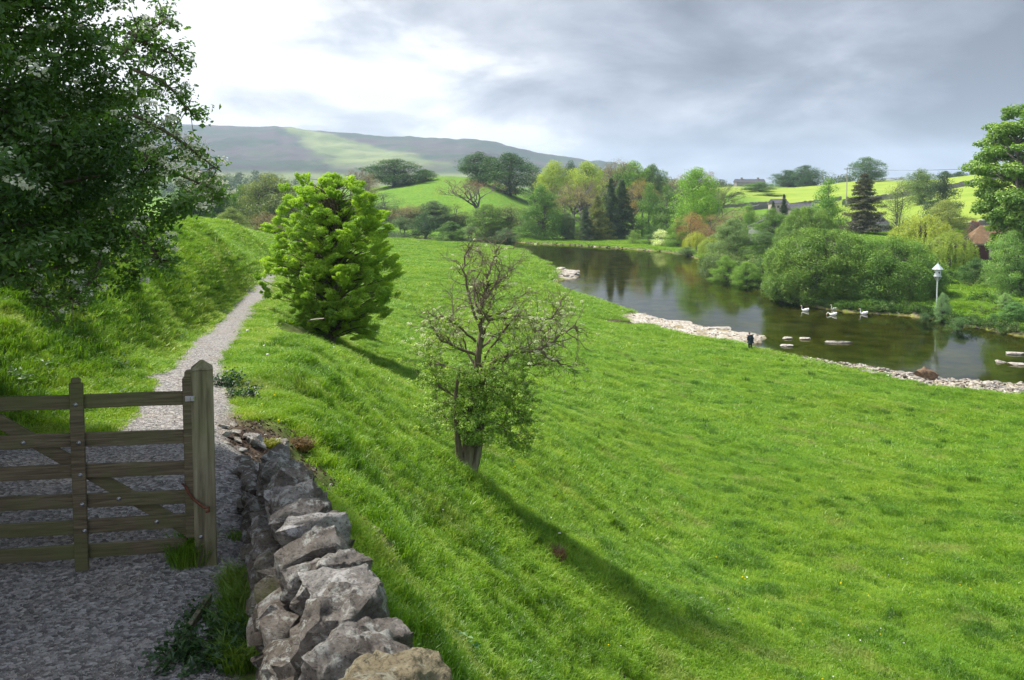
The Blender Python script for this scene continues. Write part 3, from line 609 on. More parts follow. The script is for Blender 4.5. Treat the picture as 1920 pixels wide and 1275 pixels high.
# ---------------------------------------------------------------- trees of the valley
# (x pixel, top pixel, width px, depth, kind, variant, colour, name, category, label)
DG=(0.020,0.056,0.016); MG=(0.040,0.092,0.018); BG=(0.075,0.155,0.020); YG=(0.14,0.20,0.030); OG=(0.068,0.098,0.032); GG=(0.050,0.090,0.044); BR=(0.11,0.093,0.058); RB=(0.12,0.083,0.06); CF=(0.022,0.046,0.021); LC=(0.085,0.105,0.030)
GAIN = 2.0
TREES = [
 (395,326,84,190,'round',0,DG,'tree','tree','dark round tree just behind the blossoming hawthorn branch at left'),
 (352,352,90,150,'midtree',0,DG,'tree','tree','shadowy low tree half hidden behind the left hawthorn foliage'),
 (500,328,118,255,'round',1,OG,'tree','tree','broad olive tree directly left of the bright yellow green tree top'),
 (455,350,70,270,'spread',0,MG,'tree','tree','green tree with pale lit left side above the grassy bank crest'),
 (432,390,72,165,'midtree',1,(0.085,0.13,0.04),'bush','bush','pale green bush showing over the crest of the left bank'),
 (492,398,80,175,'airy',0,BR,'thicket_tree','tree','thin brownish tree over the bank crest left of the bright tree'),
 (545,425,60,190,'dome',0,GG,'bush','bush','low dark bush at the foot of the bank just left of the bright tree'),
 (570,345,80,330,'airy',1,OG,'tree','tree','olive tree partly hidden behind the bright tree left side'),
 (655,318,66,390,'bare',0,RB,'bare_tree','tree','bare brown tree showing over the right shoulder of the bright tree'),
 (690,330,50,400,'airy',0,BR,'thin_tree','tree','thin brownish tree touching the left side of the spreading dark tree'),
 (738,300,112,440,'spread',1,DG,'spreading_tree','tree','wide spreading dark tree left of the green mound top'),
 (797,318,44,450,'round',0,MG,'tree','tree','small rounded tree right beside the wide spreading tree on the mound'),
 (722,362,74,325,'airy',1,GG,'tree','tree','grey green tree at the left end of the riverside thicket below the mound'),
 (700,395,70,300,'dome',1,GG,'bush','bush','dark bush beside the right edge of the bright tree at meadow end'),
 (765,384,74,315,'airy',0,BR,'thin_tree','tree','brownish thin tree in the thicket beyond the far meadow edge, left part'),
 (756,405,66,285,'dome',0,GG,'bush','bush','dull green bush at the meadow end left of the reddish bush'),
 (795,400,66,285,'dome',1,DG,'bush','bush','dark green bush at the meadow end below the mound middle'),
 (812,378,76,315,'midtree',0,GG,'tree','tree','grey green rounded tree below the left slope of the mound'),
 (845,415,56,276,'midtree',1,MG,'bush','bush','fresher green round bush low at the far meadow edge'),
 (852,384,70,320,'airy',1,OG,'tree','tree','dusky thin tree below the mound, left of the bare reddish tree'),
 (893,338,84,330,'bare',1,RB,'bare_tree','tree','bare reddish brown tree standing in front of the two dark mound trees'),
 (915,384,84,290,'midtree',0,(0.065,0.125,0.024),'tree','tree','light green tree right below the bare reddish tree'),
 (880,422,46,275,'dome',0,GG,'bush','bush','small dim bush between the fresh round bush and the light green tree'),
 (958,382,78,292,'airy',0,OG,'thin_tree','tree','thin olive tree between the light green tree and the big river bend tree'),
 (950,428,60,278,'dome',1,GG,'bush','bush','low waterside bush where the river disappears behind the meadow'),
 (902,286,80,420,'round',1,DG,'dark_tree','tree','left one of the two tall dark trees on the mound'),
 (956,290,104,408,'round',0,DG,'dark_tree','tree','right and broader one of the two tall dark trees on the mound'),
 (1003,312,56,400,'airy',1,GG,'tree','tree','pale thin tree right of the two dark mound trees'),
 (1014,350,82,282,'midtree',1,(0.050,0.115,0.020),'riverside_tree','tree','large full green tree at the river bend with its crown down to the water'),
 (1040,304,64,375,'tall',0,YG,'tree','tree','yellow green topped tree left of the tiny dark treetop on the skyline'),
 (1070,303,30,450,'round',1,DG,'dark_tree','tree','tiny dark treetop between the two yellow green crowns'),
 (1098,307,78,370,'spread',0,YG,'tree','tree','yellow green topped tree right of the tiny dark treetop'),
 (1076,335,80,325,'bare',0,BR,'bare_tree','tree','brown sparsely leaved tree with a bent trunk left of the conifers'),
 (1108,352,84,315,'twiggy',0,(0.12,0.115,0.06),'bare_tree','tree','hazy brown twiggy tree directly behind the small spruces'),
 (1062,400,60,285,'midtree',0,GG,'tree','tree','low bluish green tree between the river bend tree and the spruces'),
 (1138,303,66,400,'twiggy',1,BR,'bare_tree','tree','brown twiggy treetop on the skyline above the twin dark conifers'),
 (1182,306,84,395,'spread',1,BG,'tree','tree','wide green domed tree on the skyline right of the twin conifers'),
 (1222,312,60,400,'round',0,MG,'tree','tree','darker green domed tree at the right end of the high wood'),
 (1262,324,64,390,'twiggy',0,BR,'bare_tree','tree','brown twiggy tree left of the large bright sycamore'),
 (1186,345,56,318,'bare',1,BR,'bare_tree','tree','grey brown bare tree between twin dark conifers and green larches'),
 (1204,338,54,306,'twiggy',1,(0.16,0.13,0.035),'tree','tree','orange green thin tree behind the left larch'),
 (1145,334,58,287,'conifer',0,CF,'conifer','conifer','left one of the twin tall dark conifers by the water'),
 (1166,340,66,292,'conifer',1,CF,'conifer','conifer','right one of the twin tall dark conifers by the water'),
 (1120,366,62,280,'conifer',0,LC,'conifer','conifer','yellowish green spruce leaning against the left side of the dark twins'),
 (1098,388,40,276,'conifer',1,CF,'conifer','conifer','smallest dark conifer, left of the yellowish spruce'),
 (1217,344,56,290,'cone',0,(0.055,0.125,0.022),'larch','tree','left green larch, right of the dark conifers'),
 (1250,350,70,286,'cone',1,(0.050,0.105,0.024),'larch','tree','right broader green larch beside the bright sycamore'),
 (1308,320,86,268,'spread',0,(0.085,0.18,0.016),'sycamore','tree','big bright green sycamore with a dark trunk, alone above the orange shrubs'),
 (1338,348,50,285,'twiggy',0,OG,'thin_tree','tree','thin olive tree touching the right side of the bright sycamore'),
 (1296,398,60,246,'airy',0,(0.18,0.115,0.05),'copper_shrub','shrub','orange brown shrub below the bright sycamore trunk, left one'),
 (1335,404,62,240,'airy',1,(0.15,0.105,0.065),'copper_shrub','shrub','dull copper shrub below the bright sycamore, right one'),
 (1352,392,70,262,'twiggy',1,(0.15,0.135,0.09),'bare_shrub','shrub','greyish twiggy shrub right of the bright sycamore trunk'),
 (1242,430,40,252,'dome',0,(0.30,0.36,0.28),'blossom_bush','bush','whitish blossoming bush on the far river bank'),
 (1187,432,26,262,'dome',1,(0.09,0.16,0.03),'bush','bush','small light green bush standing alone at the far water edge'),
 (1272,414,42,248,'midtree',1,BG,'bush','bush','fresh green bush behind the whitish blossoming bush'),
 (1220,438,40,258,'dome',0,MG,'bush','bush','low green bush left of the whitish blossoming bush'),
 (1306,432,44,228,'willow',0,(0.17,0.21,0.025),'weeping_shrub','shrub','small domed yellow weeping shrub on the far bank'),
 (1338,440,50,212,'willow',1,(0.13,0.19,0.03),'weeping_willow','tree','yellow green drooping willow at the water left of the grey willow'),
 (1290,462,50,222,'dome',1,GG,'bush','bush','low scrubby bush under the yellow weeping shrub'),
 (1374,412,88,190,'midtree',0,(0.075,0.13,0.055),'grey_willow','tree','rounded grey green willow tree leaning over the right bank'),
 (1405,384,44,235,'cone',0,BG,'tree','tree','fresh green pointed tree behind the grey green willow'),
 (1448,392,68,225,'midtree',1,(0.060,0.125,0.026),'tree','tree','rounded green tree below the narrow dark conifer'),
 (1440,436,66,196,'midtree',0,(0.042,0.09,0.032),'tree','tree','deep green tree right of the grey willow'),
 (1362,480,54,163,'midtree',1,BG,'waterside_bush','bush','leftmost light green bush at the water on the right bank'),
 (1402,492,60,155,'midtree',0,BG,'waterside_bush','bush','middle light green bush at the water on the right bank'),
 (1436,484,60,158,'midtree',1,MG,'waterside_bush','bush','right darker green bush at the water next to the big mounded willows'),
 (1335,478,44,178,'dome',0,GG,'waterside_bush','bush','grey green bush at the water edge left of the light green ones'),
 (1470,364,30,245,'conifer',0,(0.018,0.038,0.020),'narrow_conifer','conifer','narrow dark conifer beside the small stone barn'),
 (1450,378,26,250,'conifer',1,CF,'narrow_conifer','conifer','short dark conifer left of the narrow tall one'),
 (1480,425,60,185,'midtree',1,(0.062,0.125,0.026),'tree','tree','green tree close behind the left mounded willow'),
 (1515,390,98,188,'bigbush',0,(0.065,0.13,0.024),'round_willow','tree','soft rounded willow rising behind the left mounded willow'),
 (1553,338,82,245,'cone',1,(0.068,0.155,0.016),'lime_tree','tree','bright green pointed tree left of the dark open spruce'),
 (1620,325,86,225,'spruce_open',0,(0.034,0.040,0.022),'open_spruce','conifer','dark brownish open spruce in front of the bright field'),
 (1685,338,64,235,'airy',0,(0.085,0.125,0.06),'birch_tree','tree','pale airy birch between the open spruce and the dark yew'),
 (1768,326,74,262,'cone',0,(0.018,0.040,0.018),'dark_yew','conifer','dense dark conifer on the bright hill field'),
 (1728,318,60,330,'round',1,(0.055,0.10,0.03),'tree','tree','green hedgerow tree left of the dense dark conifer'),
 (1772,378,84,195,'midtree',0,(0.12,0.16,0.05),'pale_tree','tree','pale yellow leaved tree below the dense dark conifer'),
 (1735,400,110,172,'willow',0,(0.15,0.20,0.03),'weeping_willow','tree','golden green weeping willow behind the white dovecote, left half'),
 (1782,430,86,160,'willow',1,(0.12,0.18,0.028),'weeping_willow','tree','golden green weeping willow right behind the white dovecote'),
 (1815,440,30,165,'dome',0,(0.016,0.04,0.014),'dark_bush','bush','dark bush against the left end of the garage'),
 (1828,412,42,205,'dome',1,(0.09,0.045,0.05),'purple_shrub','shrub','purple leaved shrub above the garage roof'),
 (1836,484,60,142,'midtree',1,(0.032,0.085,0.022),'garden_bush','bush','dark green garden bush in front of the garage doors'),
 (1878,505,60,134,'midtree',0,(0.06,0.12,0.025),'garden_bush','bush','lighter garden bush right of the dark one below the garage'),
 (1545,433,192,134,'bigbush',0,(0.062,0.125,0.022),'mounded_willow','tree','left one of the two huge mounded willows over the river'),
 (1664,445,178,130,'bigbush',1,(0.058,0.128,0.022),'mounded_willow','tree','right one of the two huge mounded willows over the river'),
 (1722,535,56,127,'midtree',1,(0.065,0.115,0.035),'bush','bush','olive scrub bush left below the white dovecote'),
 (1480,330,44,640,'round',0,DG,'skyline_tree','tree','small dark round tree left of the skyline wood'),
 (1512,311,56,600,'tall',1,(0.02,0.055,0.02),'skyline_tree','tree','tall flat topped dark tree in the skyline wood'),
 (1478,320,62,620,'spread',0,DG,'skyline_tree','tree','dark sloping crowned tree at the left of the skyline wood'),
 (1625,296,62,530,'spread',1,(0.035,0.08,0.035),'skyline_tree','tree','tallest skyline tree, rising behind the utility pole'),
 (1668,332,36,540,'twiggy',1,(0.10,0.10,0.09),'bare_tree','tree','grey bare tree on the skyline right of the tallest tree'),
 (1772,321,26,620,'round',0,DG,'skyline_tree','tree','first of the small dark treetops on the right skyline'),
 (1797,322,30,620,'spread',0,DG,'skyline_tree','tree','second of the small dark treetops on the right skyline'),
 (1826,324,26,620,'round',1,DG,'skyline_tree','tree','last small dark treetop on the skyline near the big ash tree'),
 (1425,342,64,520,'spread',1,(0.05,0.11,0.03),'tree','tree','light green tree group on the middle distance field, largest one'),
 (1384,360,24,500,'dome',0,DG,'field_bush','bush','small round dark bush standing on the middle distance field'),
 (1370,374,30,470,'dome',1,(0.03,0.08,0.025),'field_bush','bush','small round green bush nearest on the middle distance field'),
 (1442,365,60,470,'dome',0,(0.04,0.09,0.03),'field_bush','bush','wide hedge like bush under the light green field trees'),
]
T_LIST = []
for i, (px, ty, wpx, d, kind, v, colr, nm, cat, lab) in enumerate(TREES):
    a, yy, _z = ray(px, 380); x = a * d / yy; gz = H1(x, d)
    ztop = W(px, ty, d)[2]; h_ = max(ztop - gz, 1.5); w_ = wpx / FPX * d * 1.22; colr = tuple(c * GAIN * g_ for c, g_ in zip(colr, (1.08, 1.0, .70)))
    j = random.Random(i * 7 + 3)
    place_tree(nm, kind, v, lab, cat, x, d, w_, h_ * 1.04, colr, j.uniform(0, 6.28), zoff=-0.1)
# distant woods that read as one mass
def wood(name, label, x0, x1, top_fn, d, colr, n, seed, dep=40, hh=14, cw=9.0):
    rng = np.random.default_rng(seed); Lv = Leaves()
    for k in range(n):
        px = x0 + (x1 - x0) * rng.random(); dd_ = d + rng.random() * dep; a = (px - PPX) / FPX; x = a * dd_; zt = W(px, top_fn(px), dd_)[2] - rng.random() * hh * 0.8
        w_ = cw * (0.6 + 0.6 * rng.random())
        clump(Lv, (x, dd_, zt - w_ * 0.45), w_ * 0.75, 160, 1.3 * d / 800, rng, 0.7, 0.5, 0.5 + rng.normal(0, .15))
    me = Lv.mesh(name, rng); o = link(name, me, M['leaf_far'], None, tuple(c * 1.75 * g_ for c, g_ in zip(colr, (1.15, 1.0, .75)))); tag(o, label, 'wood', kind='stuff'); return o
ip = lambda xs, ys: (lambda p: float(np.interp(p, xs, ys)))
wood('distant_wood', 'bluish far wood under the moor, left of the bright tree', 300, 560, ip([300,400,450,480,530,560],[330,328,322,318,328,335]), 900, (0.03,0.06,0.035), 110, 1, hh=22)
wood('distant_wood', 'dark skyline wood behind the utility pole', 1455, 1665, ip([1455,1480,1530,1600,1665],[334,322,320,322,330]), 640, (0.028,0.055,0.022), 110, 2, hh=22)
wood('distant_wood', 'dark far wood right of the bright sycamore', 1325, 1398, ip([1325,1350,1375,1398],[338,334,336,346]), 800, (0.022,0.045,0.025), 50, 3, hh=14)
wood('distant_wood', 'green wood filling behind the conifers and the river bend', 1000, 1290, ip([1000,1040,1180,1290],[322,312,314,340]), 430, (0.05,0.085,0.03), 420, 4, dep=40, hh=30, cw=7)
wood('distant_wood', 'dim scrub below the green mound beyond the meadow', 640, 1010, ip([640,720,800,900,1010],[372,380,398,400,384]), 318, (0.045,0.078,0.035), 420, 5, dep=14, hh=14, cw=4.5)
wood('distant_wood', 'dim wood behind the left bank and the bright tree', 330, 720, ip([330,450,560,640,720],[352,352,345,350,372]), 340, (0.04,0.07,0.03), 300, 6, dep=30, hh=20, cw=6)
wood('distant_wood', 'low hedge and scrub in the valley between the river and the middle fields', 1290, 1480, ip([1290,1380,1480],[398,402,398]), 285, (0.055,0.095,0.035), 180, 7, dep=14, hh=8, cw=4)
wood('bank_scrub', 'tangled green scrub along the far river bank below the willows', 1320, 1500, ip([1320,1400,1500],[468,470,500]), 168, (0.06,0.11,0.03), 100, 8, dep=10, hh=5, cw=2.4)
wood('bank_scrub', 'garden greenery behind the mounded willows', 1460, 1920, ip([1460,1600,1700,1800,1920],[436,440,452,472,480]), 178, (0.024,0.05,0.016), 330, 9, dep=12, hh=6, cw=3)
# ---------------------------------------------------------------- blossom clusters
def petal_mat(name, col):
    m, nt, nd, lk = new_mat(name)
    d = N(nt, 'ShaderNodeBsdfDiffuse'); t = N(nt, 'ShaderNodeBsdfTranslucent'); d.inputs[0].default_value = (*col, 1); t.inputs[0].default_value = (*col, 1)
    mx = N(nt, 'ShaderNodeMixShader'); mx.inputs[0].default_value = 0.3; lk.new(d.outputs[0], mx.inputs[1]); lk.new(t.outputs[0], mx.inputs[2])
    lk.new(mx.outputs[0], N(nt, 'ShaderNodeOutputMaterial').inputs[0]); return m
M['blossom'] = petal_mat('blossom', (0.74, 0.74, 0.62))
def bunches(centres, rng, r=0.05, n=26, s=0.016, flat=0.5):
    L = Leaves()
    for c in centres: clump(L, c, r * (0.6 + 0.8 * rng.random()), n, s, rng, flat, 1.0, 0.5, 0.3)
    for k in range(len(L.A)): L.A[k] = np.full(len(L.A[k]), 0.9)
    return L
def surf_pts(me, k, rng, cond=None):
    V = np.empty(len(me.vertices) * 3, np.float32); me.vertices.foreach_get('co', V); V = V.reshape(-1, 3)
    if cond is not None: V = V[cond(V)]
    return V[rng.integers(0, len(V), k)]

# ---------------------------------------------------------------- large hawthorn in flower at the left
bx, by = -5.9, 6.2; gz = H1(bx, by)
z_ = lambda z: z - gz
prof = [(z_(17.0),2.0,1.9,1.8),(z_(17.3),3.0,2.85,2.7),(z_(17.6),3.3,3.1,3.0),(z_(17.85),3.6,3.25,3.1),(z_(18.25),3.6,3.05,3.1),(z_(18.8),3.6,2.95,3.1),(z_(19.4),3.5,2.8,3.1),(z_(20.3),3.2,2.3,2.9),(z_(21.2),2.5,2.2,2.2),(z_(22.0),1.0,.9,.9)]
T, L_ = None, None
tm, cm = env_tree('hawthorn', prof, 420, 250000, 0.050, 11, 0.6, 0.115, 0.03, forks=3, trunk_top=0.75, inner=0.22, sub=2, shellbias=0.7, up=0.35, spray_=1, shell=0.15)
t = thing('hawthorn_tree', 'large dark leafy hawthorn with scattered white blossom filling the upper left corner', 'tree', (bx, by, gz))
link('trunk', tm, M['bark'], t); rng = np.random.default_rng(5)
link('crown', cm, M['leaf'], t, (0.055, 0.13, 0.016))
c = surf_pts(cm, 800, rng, lambda V: (np.hypot(V[:, 0], V[:, 1]) > 2.2))
c = c + unit(c - np.array([0, 0, 3])) * 0.06
link('blossom', bunches(c, rng, 0.06, 22, 0.028).mesh('hawthorn_blossom', rng), M['blossom'], t)
# the flowering spray that reaches out over the path
def spray(pts_px, d0, d1, rng, T, L, B, r0=0.014, dens=1.0, off=None, bl=0.5):
    k = len(pts_px); pts = np.array([W(p[0], p[1], d0 + (d1 - d0) * i / (k - 1)) for i, p in enumerate(pts_px)]) - np.array(off)
    T.add(pts, np.linspace(r0, r0 * .25, k), 6)
    for i in range(int(46 * dens)):
        u = rng.random() * (k - 1); j = min(int(u), k - 2); p = pts[j] + (pts[j + 1] - pts[j]) * (u - j)
        e = p + rng.normal(0, 0.06, 3); T.add([p, e], [0.004, 0.002], 3)
        clump(L, e, 0.06, 12, 0.035, rng, 0.6, 0.6, 0.62)
        if rng.random() < bl: B.append(e + [0, 0, 0.03])
o3 = (bx, by, gz)
for pts_, a_, b_, bl_ in [([(250,215),(300,240),(335,262),(365,285),(395,308),(415,322)], 5.4, 5.9, .8),
   ([(270,290),(320,320),(360,338),(395,352),(412,372)], 5.6, 6.0, .7),
   ([(230,100),(270,60),(300,45),(312,38)], 5.5, 5.8, .1),
   ([(250,130),(300,150),(330,175),(350,205),(362,210)], 5.5, 5.8, .1),
   ([(240,60),(290,90),(320,100),(340,120)], 5.5, 5.8, .1),
   ([(190,480),(180,520),(130,560),(150,570)], 5.6, 5.4, .3),
   ([(60,470),(50,530),(90,575),(110,600)], 5.6, 5.4, .3),
   ([(250,440),(290,470),(300,490)], 5.6, 5.7, .2)]:
    Tt = Tubes(); Ls = Leaves(); B = []; spray(pts_, a_, b_, rng, Tt, Ls, B, off=o3, bl=bl_)
    b_ = link('outer_branch', Tt.mesh('outer_branch'), M['bark'], t); link('leaves', Ls.mesh('branch_leaves', rng), M['leaf'], b_, (0.085, 0.19, 0.025))
    if B: link('blossom', bunches(B, rng, 0.045, 24, 0.018).mesh('branch_blossom', rng), M['blossom'], b_)
# another tree of the same row, out of the frame, whose shade lies over the gate
sx, sy = -7.6, 1.3
tm, cm = env_tree('hawthorn_b', [(1.0,2.2,2.2),(1.8,3.3,3.3),(3,3.5,3.5),(4.5,3.0,3.0),(5.6,1.8,1.8),(6.1,.5,.5)], 150, 36000, 0.10, 12, 0.55, 0.17, 0.03, forks=2, sub=1)
t = thing('hawthorn_tree', 'leafy hawthorn further back in the row beside the gate, left of the frame', 'tree', (sx, sy, H1(sx, sy)))
link('trunk', tm, M['bark'], t); link('crown', cm, M['leaf'], t, (0.06, 0.15, 0.018))

# ---------------------------------------------------------------- bright tree on the slope
d = 34.0; ax, ay = W(622, 600, d)[0], d; gz = H1(ax, ay)
rows = [(622,560,690),(598,542,728),(560,530,738),(520,508,740),(480,506,738),(450,532,736),(420,524,730),(395,534,718),(375,538,714),(352,548,694),(337,556,660),(326,572,634)]
prof = [(max(W(622, p[0], d)[2] - gz, 0.3), (622 - p[1]) / FPX * d, (p[2] - 622) / FPX * d) for p in rows]
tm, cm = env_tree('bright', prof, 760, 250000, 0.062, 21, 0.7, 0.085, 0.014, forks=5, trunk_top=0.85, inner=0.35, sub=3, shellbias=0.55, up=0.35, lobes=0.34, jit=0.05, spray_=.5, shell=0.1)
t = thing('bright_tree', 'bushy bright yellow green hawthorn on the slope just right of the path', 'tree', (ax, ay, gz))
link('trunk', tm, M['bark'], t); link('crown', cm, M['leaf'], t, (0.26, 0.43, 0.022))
tm, cm = env_tree('bramble', [(0.0,.9,.9),(.3,1.1,1.1),(.7,.8,.8),(1.0,.3,.3)], 40, 9000, 0.07, 23, 0.5, 0.25, 0.01, forks=3, sub=1)
q = on(668, 628); t = thing('low_bush', 'low spreading green bush at the foot of the bright tree', 'bush', q)
link('trunk', tm, M['bark'], t); link('crown', cm, M['leaf'], t, (0.16, 0.29, 0.03)); t.scale = (1.3, 1.2, 1.0)

# ---------------------------------------------------------------- half bare hawthorn on the slope
d = 18.0; rng = np.random.default_rng(31); bx, by, _q = W(870, 903, d); gz = H1(bx, by); o3 = np.array((bx, by, gz))
def pl(pts, dz=0.0, d_end=0.0):
    k = len(pts); return np.array([np.array(W(p[0], p[1], d + dz + d_end * i / (k - 1))) for i, p in enumerate(pts)]) - o3
T = Tubes(); LF = Leaves(); BL = []
T.add(pl([(868,915),(872,880),(878,840),(884,795),(888,740),(895,680),(903,620)]), [.20,.155,.14,.12,.10,.075,.055], 9)
T.add(pl([(874,912),(890,865),(898,825),(902,780),(908,735),(915,690)], 0.08, .3), [.14,.12,.10,.085,.06,.045], 8)
T.add(pl([(868,905),(862,860),(858,820),(856,780),(854,740),(862,690)], -0.05, -.3), [.12,.09,.065,.05,.04,.03], 7)
limbs = [([(900,700),(935,672),(985,660),(1010,655),(1035,640),(1060,622),(1078,610)],.055,.9),([(1005,656),(1035,675),(1062,688),(1088,682)],.026,.5),([(955,685),(1000,685),(1018,680)],.028,-.4),
 ([(903,625),(900,580),(912,540),(918,500),(936,462)],.045,.2),([(902,630),(884,565),(868,510),(872,480),(882,462)],.035,-.5),([(910,560),(935,530),(958,508),(972,488)],.024,.4),
 ([(905,605),(922,560),(938,520),(930,480)],.028,-.2),([(900,600),(886,545),(905,500),(900,470)],.024,.3),([(912,595),(950,585),(972,560),(988,548)],.024,.7),([(915,600),(975,592),(1030,600),(1052,575),(1050,552)],.032,.9),
 ([(892,665),(858,650),(828,640),(806,600)],.035,-.6),([(892,640),(862,612),(842,600),(812,592)],.030,-.9),([(885,705),(845,690),(815,680),(800,655)],.03,.4),([(905,650),(940,620),(985,612),(1020,625),(1045,600)],.03,1.2),
 ([(898,720),(935,740),(960,770),(985,790)],.028,.4),([(884,750),(850,740),(825,725),(812,700)],.022,-.4),([(902,780),(940,800),(960,815),(978,812)],.02,.5),([(900,690),(930,640),(960,600),(985,580)],.03,-.9),([(890,690),(872,640),(850,600),(848,560)],.026,.8),([(895,720),(940,725),(975,745),(995,740)],.022,-.8),
 ([(905,640),(915,600),(895,560),(890,530)],.026,-1.1),([(880,800),(850,800),(828,775),(818,750)],.02,.9),([(905,720),(920,690),(955,670),(1000,640)],.026,-1.2),([(868,500),(858,490),(846,486)],.010,.1),([(918,500),(905,482),(898,468)],.010,.2),([(936,530),(955,520),(962,500)],.010,-.2)]
def dens(z_px):            # leaves thin out towards the top of the tree
    return float(np.interp(z_px, [455, 540, 580, 640, 690, 720, 830], [0.0, 0.05, 0.25, 0.40, 0.7, 1.0, 0.9]))
def twig(p, dv, ln, r, dep):
    k = 4; pts = [p]; q = p.copy()
    for i in range(k):
        dv = unit(dv + rng.normal(0, .28, 3)); q = q + dv * ln / k; pts.append(q.copy())
    T.add(pts, np.linspace(r, r * .45, k + 1), 3 if r < .008 else 4)
    zpx = 350 - (pts[-1][2] + gz - CZ) / d * 1600; ppx = 960 + (pts[-1][0] + bx) / d * 1600
    if dep == 0:
        dd_ = dens(zpx) * (.4 if ppx > 1000 and zpx > 600 else 1)
        if rng.random() < dd_ * 0.75: clump(LF, pts[-1], .085, int(14 + 18 * dd_), 0.055, rng, .55, .7, .5 + rng.normal(0, .12))
        if rng.random() < dd_ * 0.5: clump(LF, pts[2], .07, int(8 + 12 * dd_), 0.055, rng, .55, .7, .45)
        pb = .38 if (575 < zpx < 665) else .05 if zpx < 760 else .10 if ppx > 930 and zpx > 760 else .01
        if rng.random() < pb: BL.append(pts[-1] + [0, 0, .03])
        return
    for c in range(3 + (dep > 1)):
        s_ = pts[int(rng.integers(1, k + 1))]; nd_ = unit(dv + rng.normal(0, .75, 3)); twig(np.array(s_), nd_, ln * (.5 + .35 * rng.random()), r * .6, dep - 1)
for pts_, r, de in limbs:
    P_ = pl(pts_, 0, de); u = np.linspace(0, 1, len(P_)); uu = np.linspace(0, 1, 14); Q_ = np.stack([np.interp(uu, u, P_[:, i]) for i in range(3)], 1); Q_[1:-1] += rng.normal(0, .018, (12, 3))
    T.add(Q_, np.linspace(r, r * .3, 14), 5)
    ln_t = np.linalg.norm(np.diff(Q_, axis=0), axis=1).sum()
    for k in range(int(6 + ln_t * 13)):
        i = int(rng.integers(3, 14)); tg = unit(Q_[min(i + 1, 13)] - Q_[i - 1]); dv = unit(tg * .6 + rng.normal(0, .6, 3) + [0, 0, .1]); twig(Q_[i].copy(), dv, .26 + .26 * rng.random(), r * .3 * (1.2 - .5 * i / 14), 1)
# the dense leafy skirt on the lower trunk
for k in range(460):
    zp = 690 + 140 * rng.random(); half = float(np.interp(zp, [690, 730, 800, 832], [66, 78, 70, 34])); cxp = 893 + rng.normal(0, .45) * half
    p = np.array(W(cxp, zp, d + rng.normal(0, .5))) - o3; clump(LF, p, .11, 30, .05, rng, .6, .7, .45 + rng.normal(0, .12))
    if rng.random() < .25: T.add(curve((0.15, 0, max(p[2] - .4, .5)), p, rng, .05, 4), [.016, .010, .006, .003], 4)
t = thing('hawthorn_tree', 'small half bare hawthorn standing alone on the slope, twiggy above and leafy below', 'tree', o3)
link('trunk', T.mesh('small_hawthorn_trunk'), simple('pale_bark', [(0.3, (0.09, 0.07, 0.05)), (0.55, (0.19, 0.155, 0.11)), (0.75, (0.28, 0.25, 0.18))], 6, bs=0.8, bd=0.03, stretch=(1, 1, 0.25)), t); link('crown', LF.mesh('small_hawthorn_crown', rng), M['leaf'], t, (0.27, 0.41, 0.07))
link('blossom', bunches(BL, rng, .055, 22, .028).mesh('small_hawthorn_blossom', rng), petal_mat('cream_blossom', (0.62, 0.66, 0.40)), t)

# ---------------------------------------------------------------- tall ash at the right edge
d = 128.0; axp = 1915; bx, by, _q = W(axp, 560, d); gz = H1(bx, by)
rows = [(560,20,60),(520,45,110),(470,60,140),(430,40,150),(405,72,160),(370,92,165),(330,95,160),(290,92,150),(265,72,140),(240,75,120),(222,52,100),(203,25,60)]
prof = [(W(axp, p[0], d)[2] - gz + .5, p[1] / FPX * d, p[2] / FPX * d) for p in rows]
tm, cm = env_tree('ash', prof, 230, 90000, 0.42, 41, 0.45, 0.135, 0.02, forks=4, trunk_top=0.85, inner=0.25, sub=1, shellbias=0.6, up=.7)
t = thing('ash_tree', 'very tall airy ash tree at the right edge of the view with dark limbs showing', 'tree', (bx, by, gz))
link('trunk', tm, M['bark_grey'], t); link('crown', cm, M['leaf_far'], t, (0.16, 0.29, 0.04))
for px, ty, wp, dd_, kind, colr, lab in [(1895, 432, 110, 124, 'midtree', (0.085,0.16,0.03), 'pale green sapling thicket under the tall ash tree'), (1935, 420, 90, 126, 'midtree', (0.06,0.13,0.025), 'leafy undergrowth tree at the right edge under the tall ash'),
     (1905, 565, 66, 106, 'midtree', (0.05,0.12,0.025), 'broad leaved clump of plants hanging over the right river bank'), (1865, 585, 34, 107, 'dome', (0.04,0.10,0.02), 'small leafy clump at the water left of the broad leaved clump'),
     (1768, 548, 36, 113, 'midtree', (0.10,0.17,0.07), 'pale edged shrub in the garden below the dovecote'), (1885, 548, 34, 112, 'midtree', (0.12,0.2,0.06), 'pale flowered shrub at the right end of the riverside lawn'),
     (1735, 583, 36, 112, 'dome', (0.035,0.08,0.02), 'dark leafy fringe plant hanging over the bank below the dovecote'), (1800, 592, 70, 106, 'dome', (0.04,0.09,0.02), 'low leafy fringe along the riverside lawn bank'),
     (1560, 556, 60, 127, 'midtree', (0.045,0.10,0.02), 'shaggy skirt of willow shoots touching the water, left'), (1650, 562, 60, 124, 'midtree', (0.045,0.10,0.02), 'shaggy skirt of willow shoots touching the water, right')]:
    x, y, _q = W(px, 560, dd_); g_ = H1(x, y); zt = W(px, ty, dd_)[2]
    place_tree('bush', kind, 0, lab, 'bush', x, y, wp / FPX * dd_, max(zt - g_, .8), tuple(c * 2.0 for c in colr), px * .7, zoff=-.1)
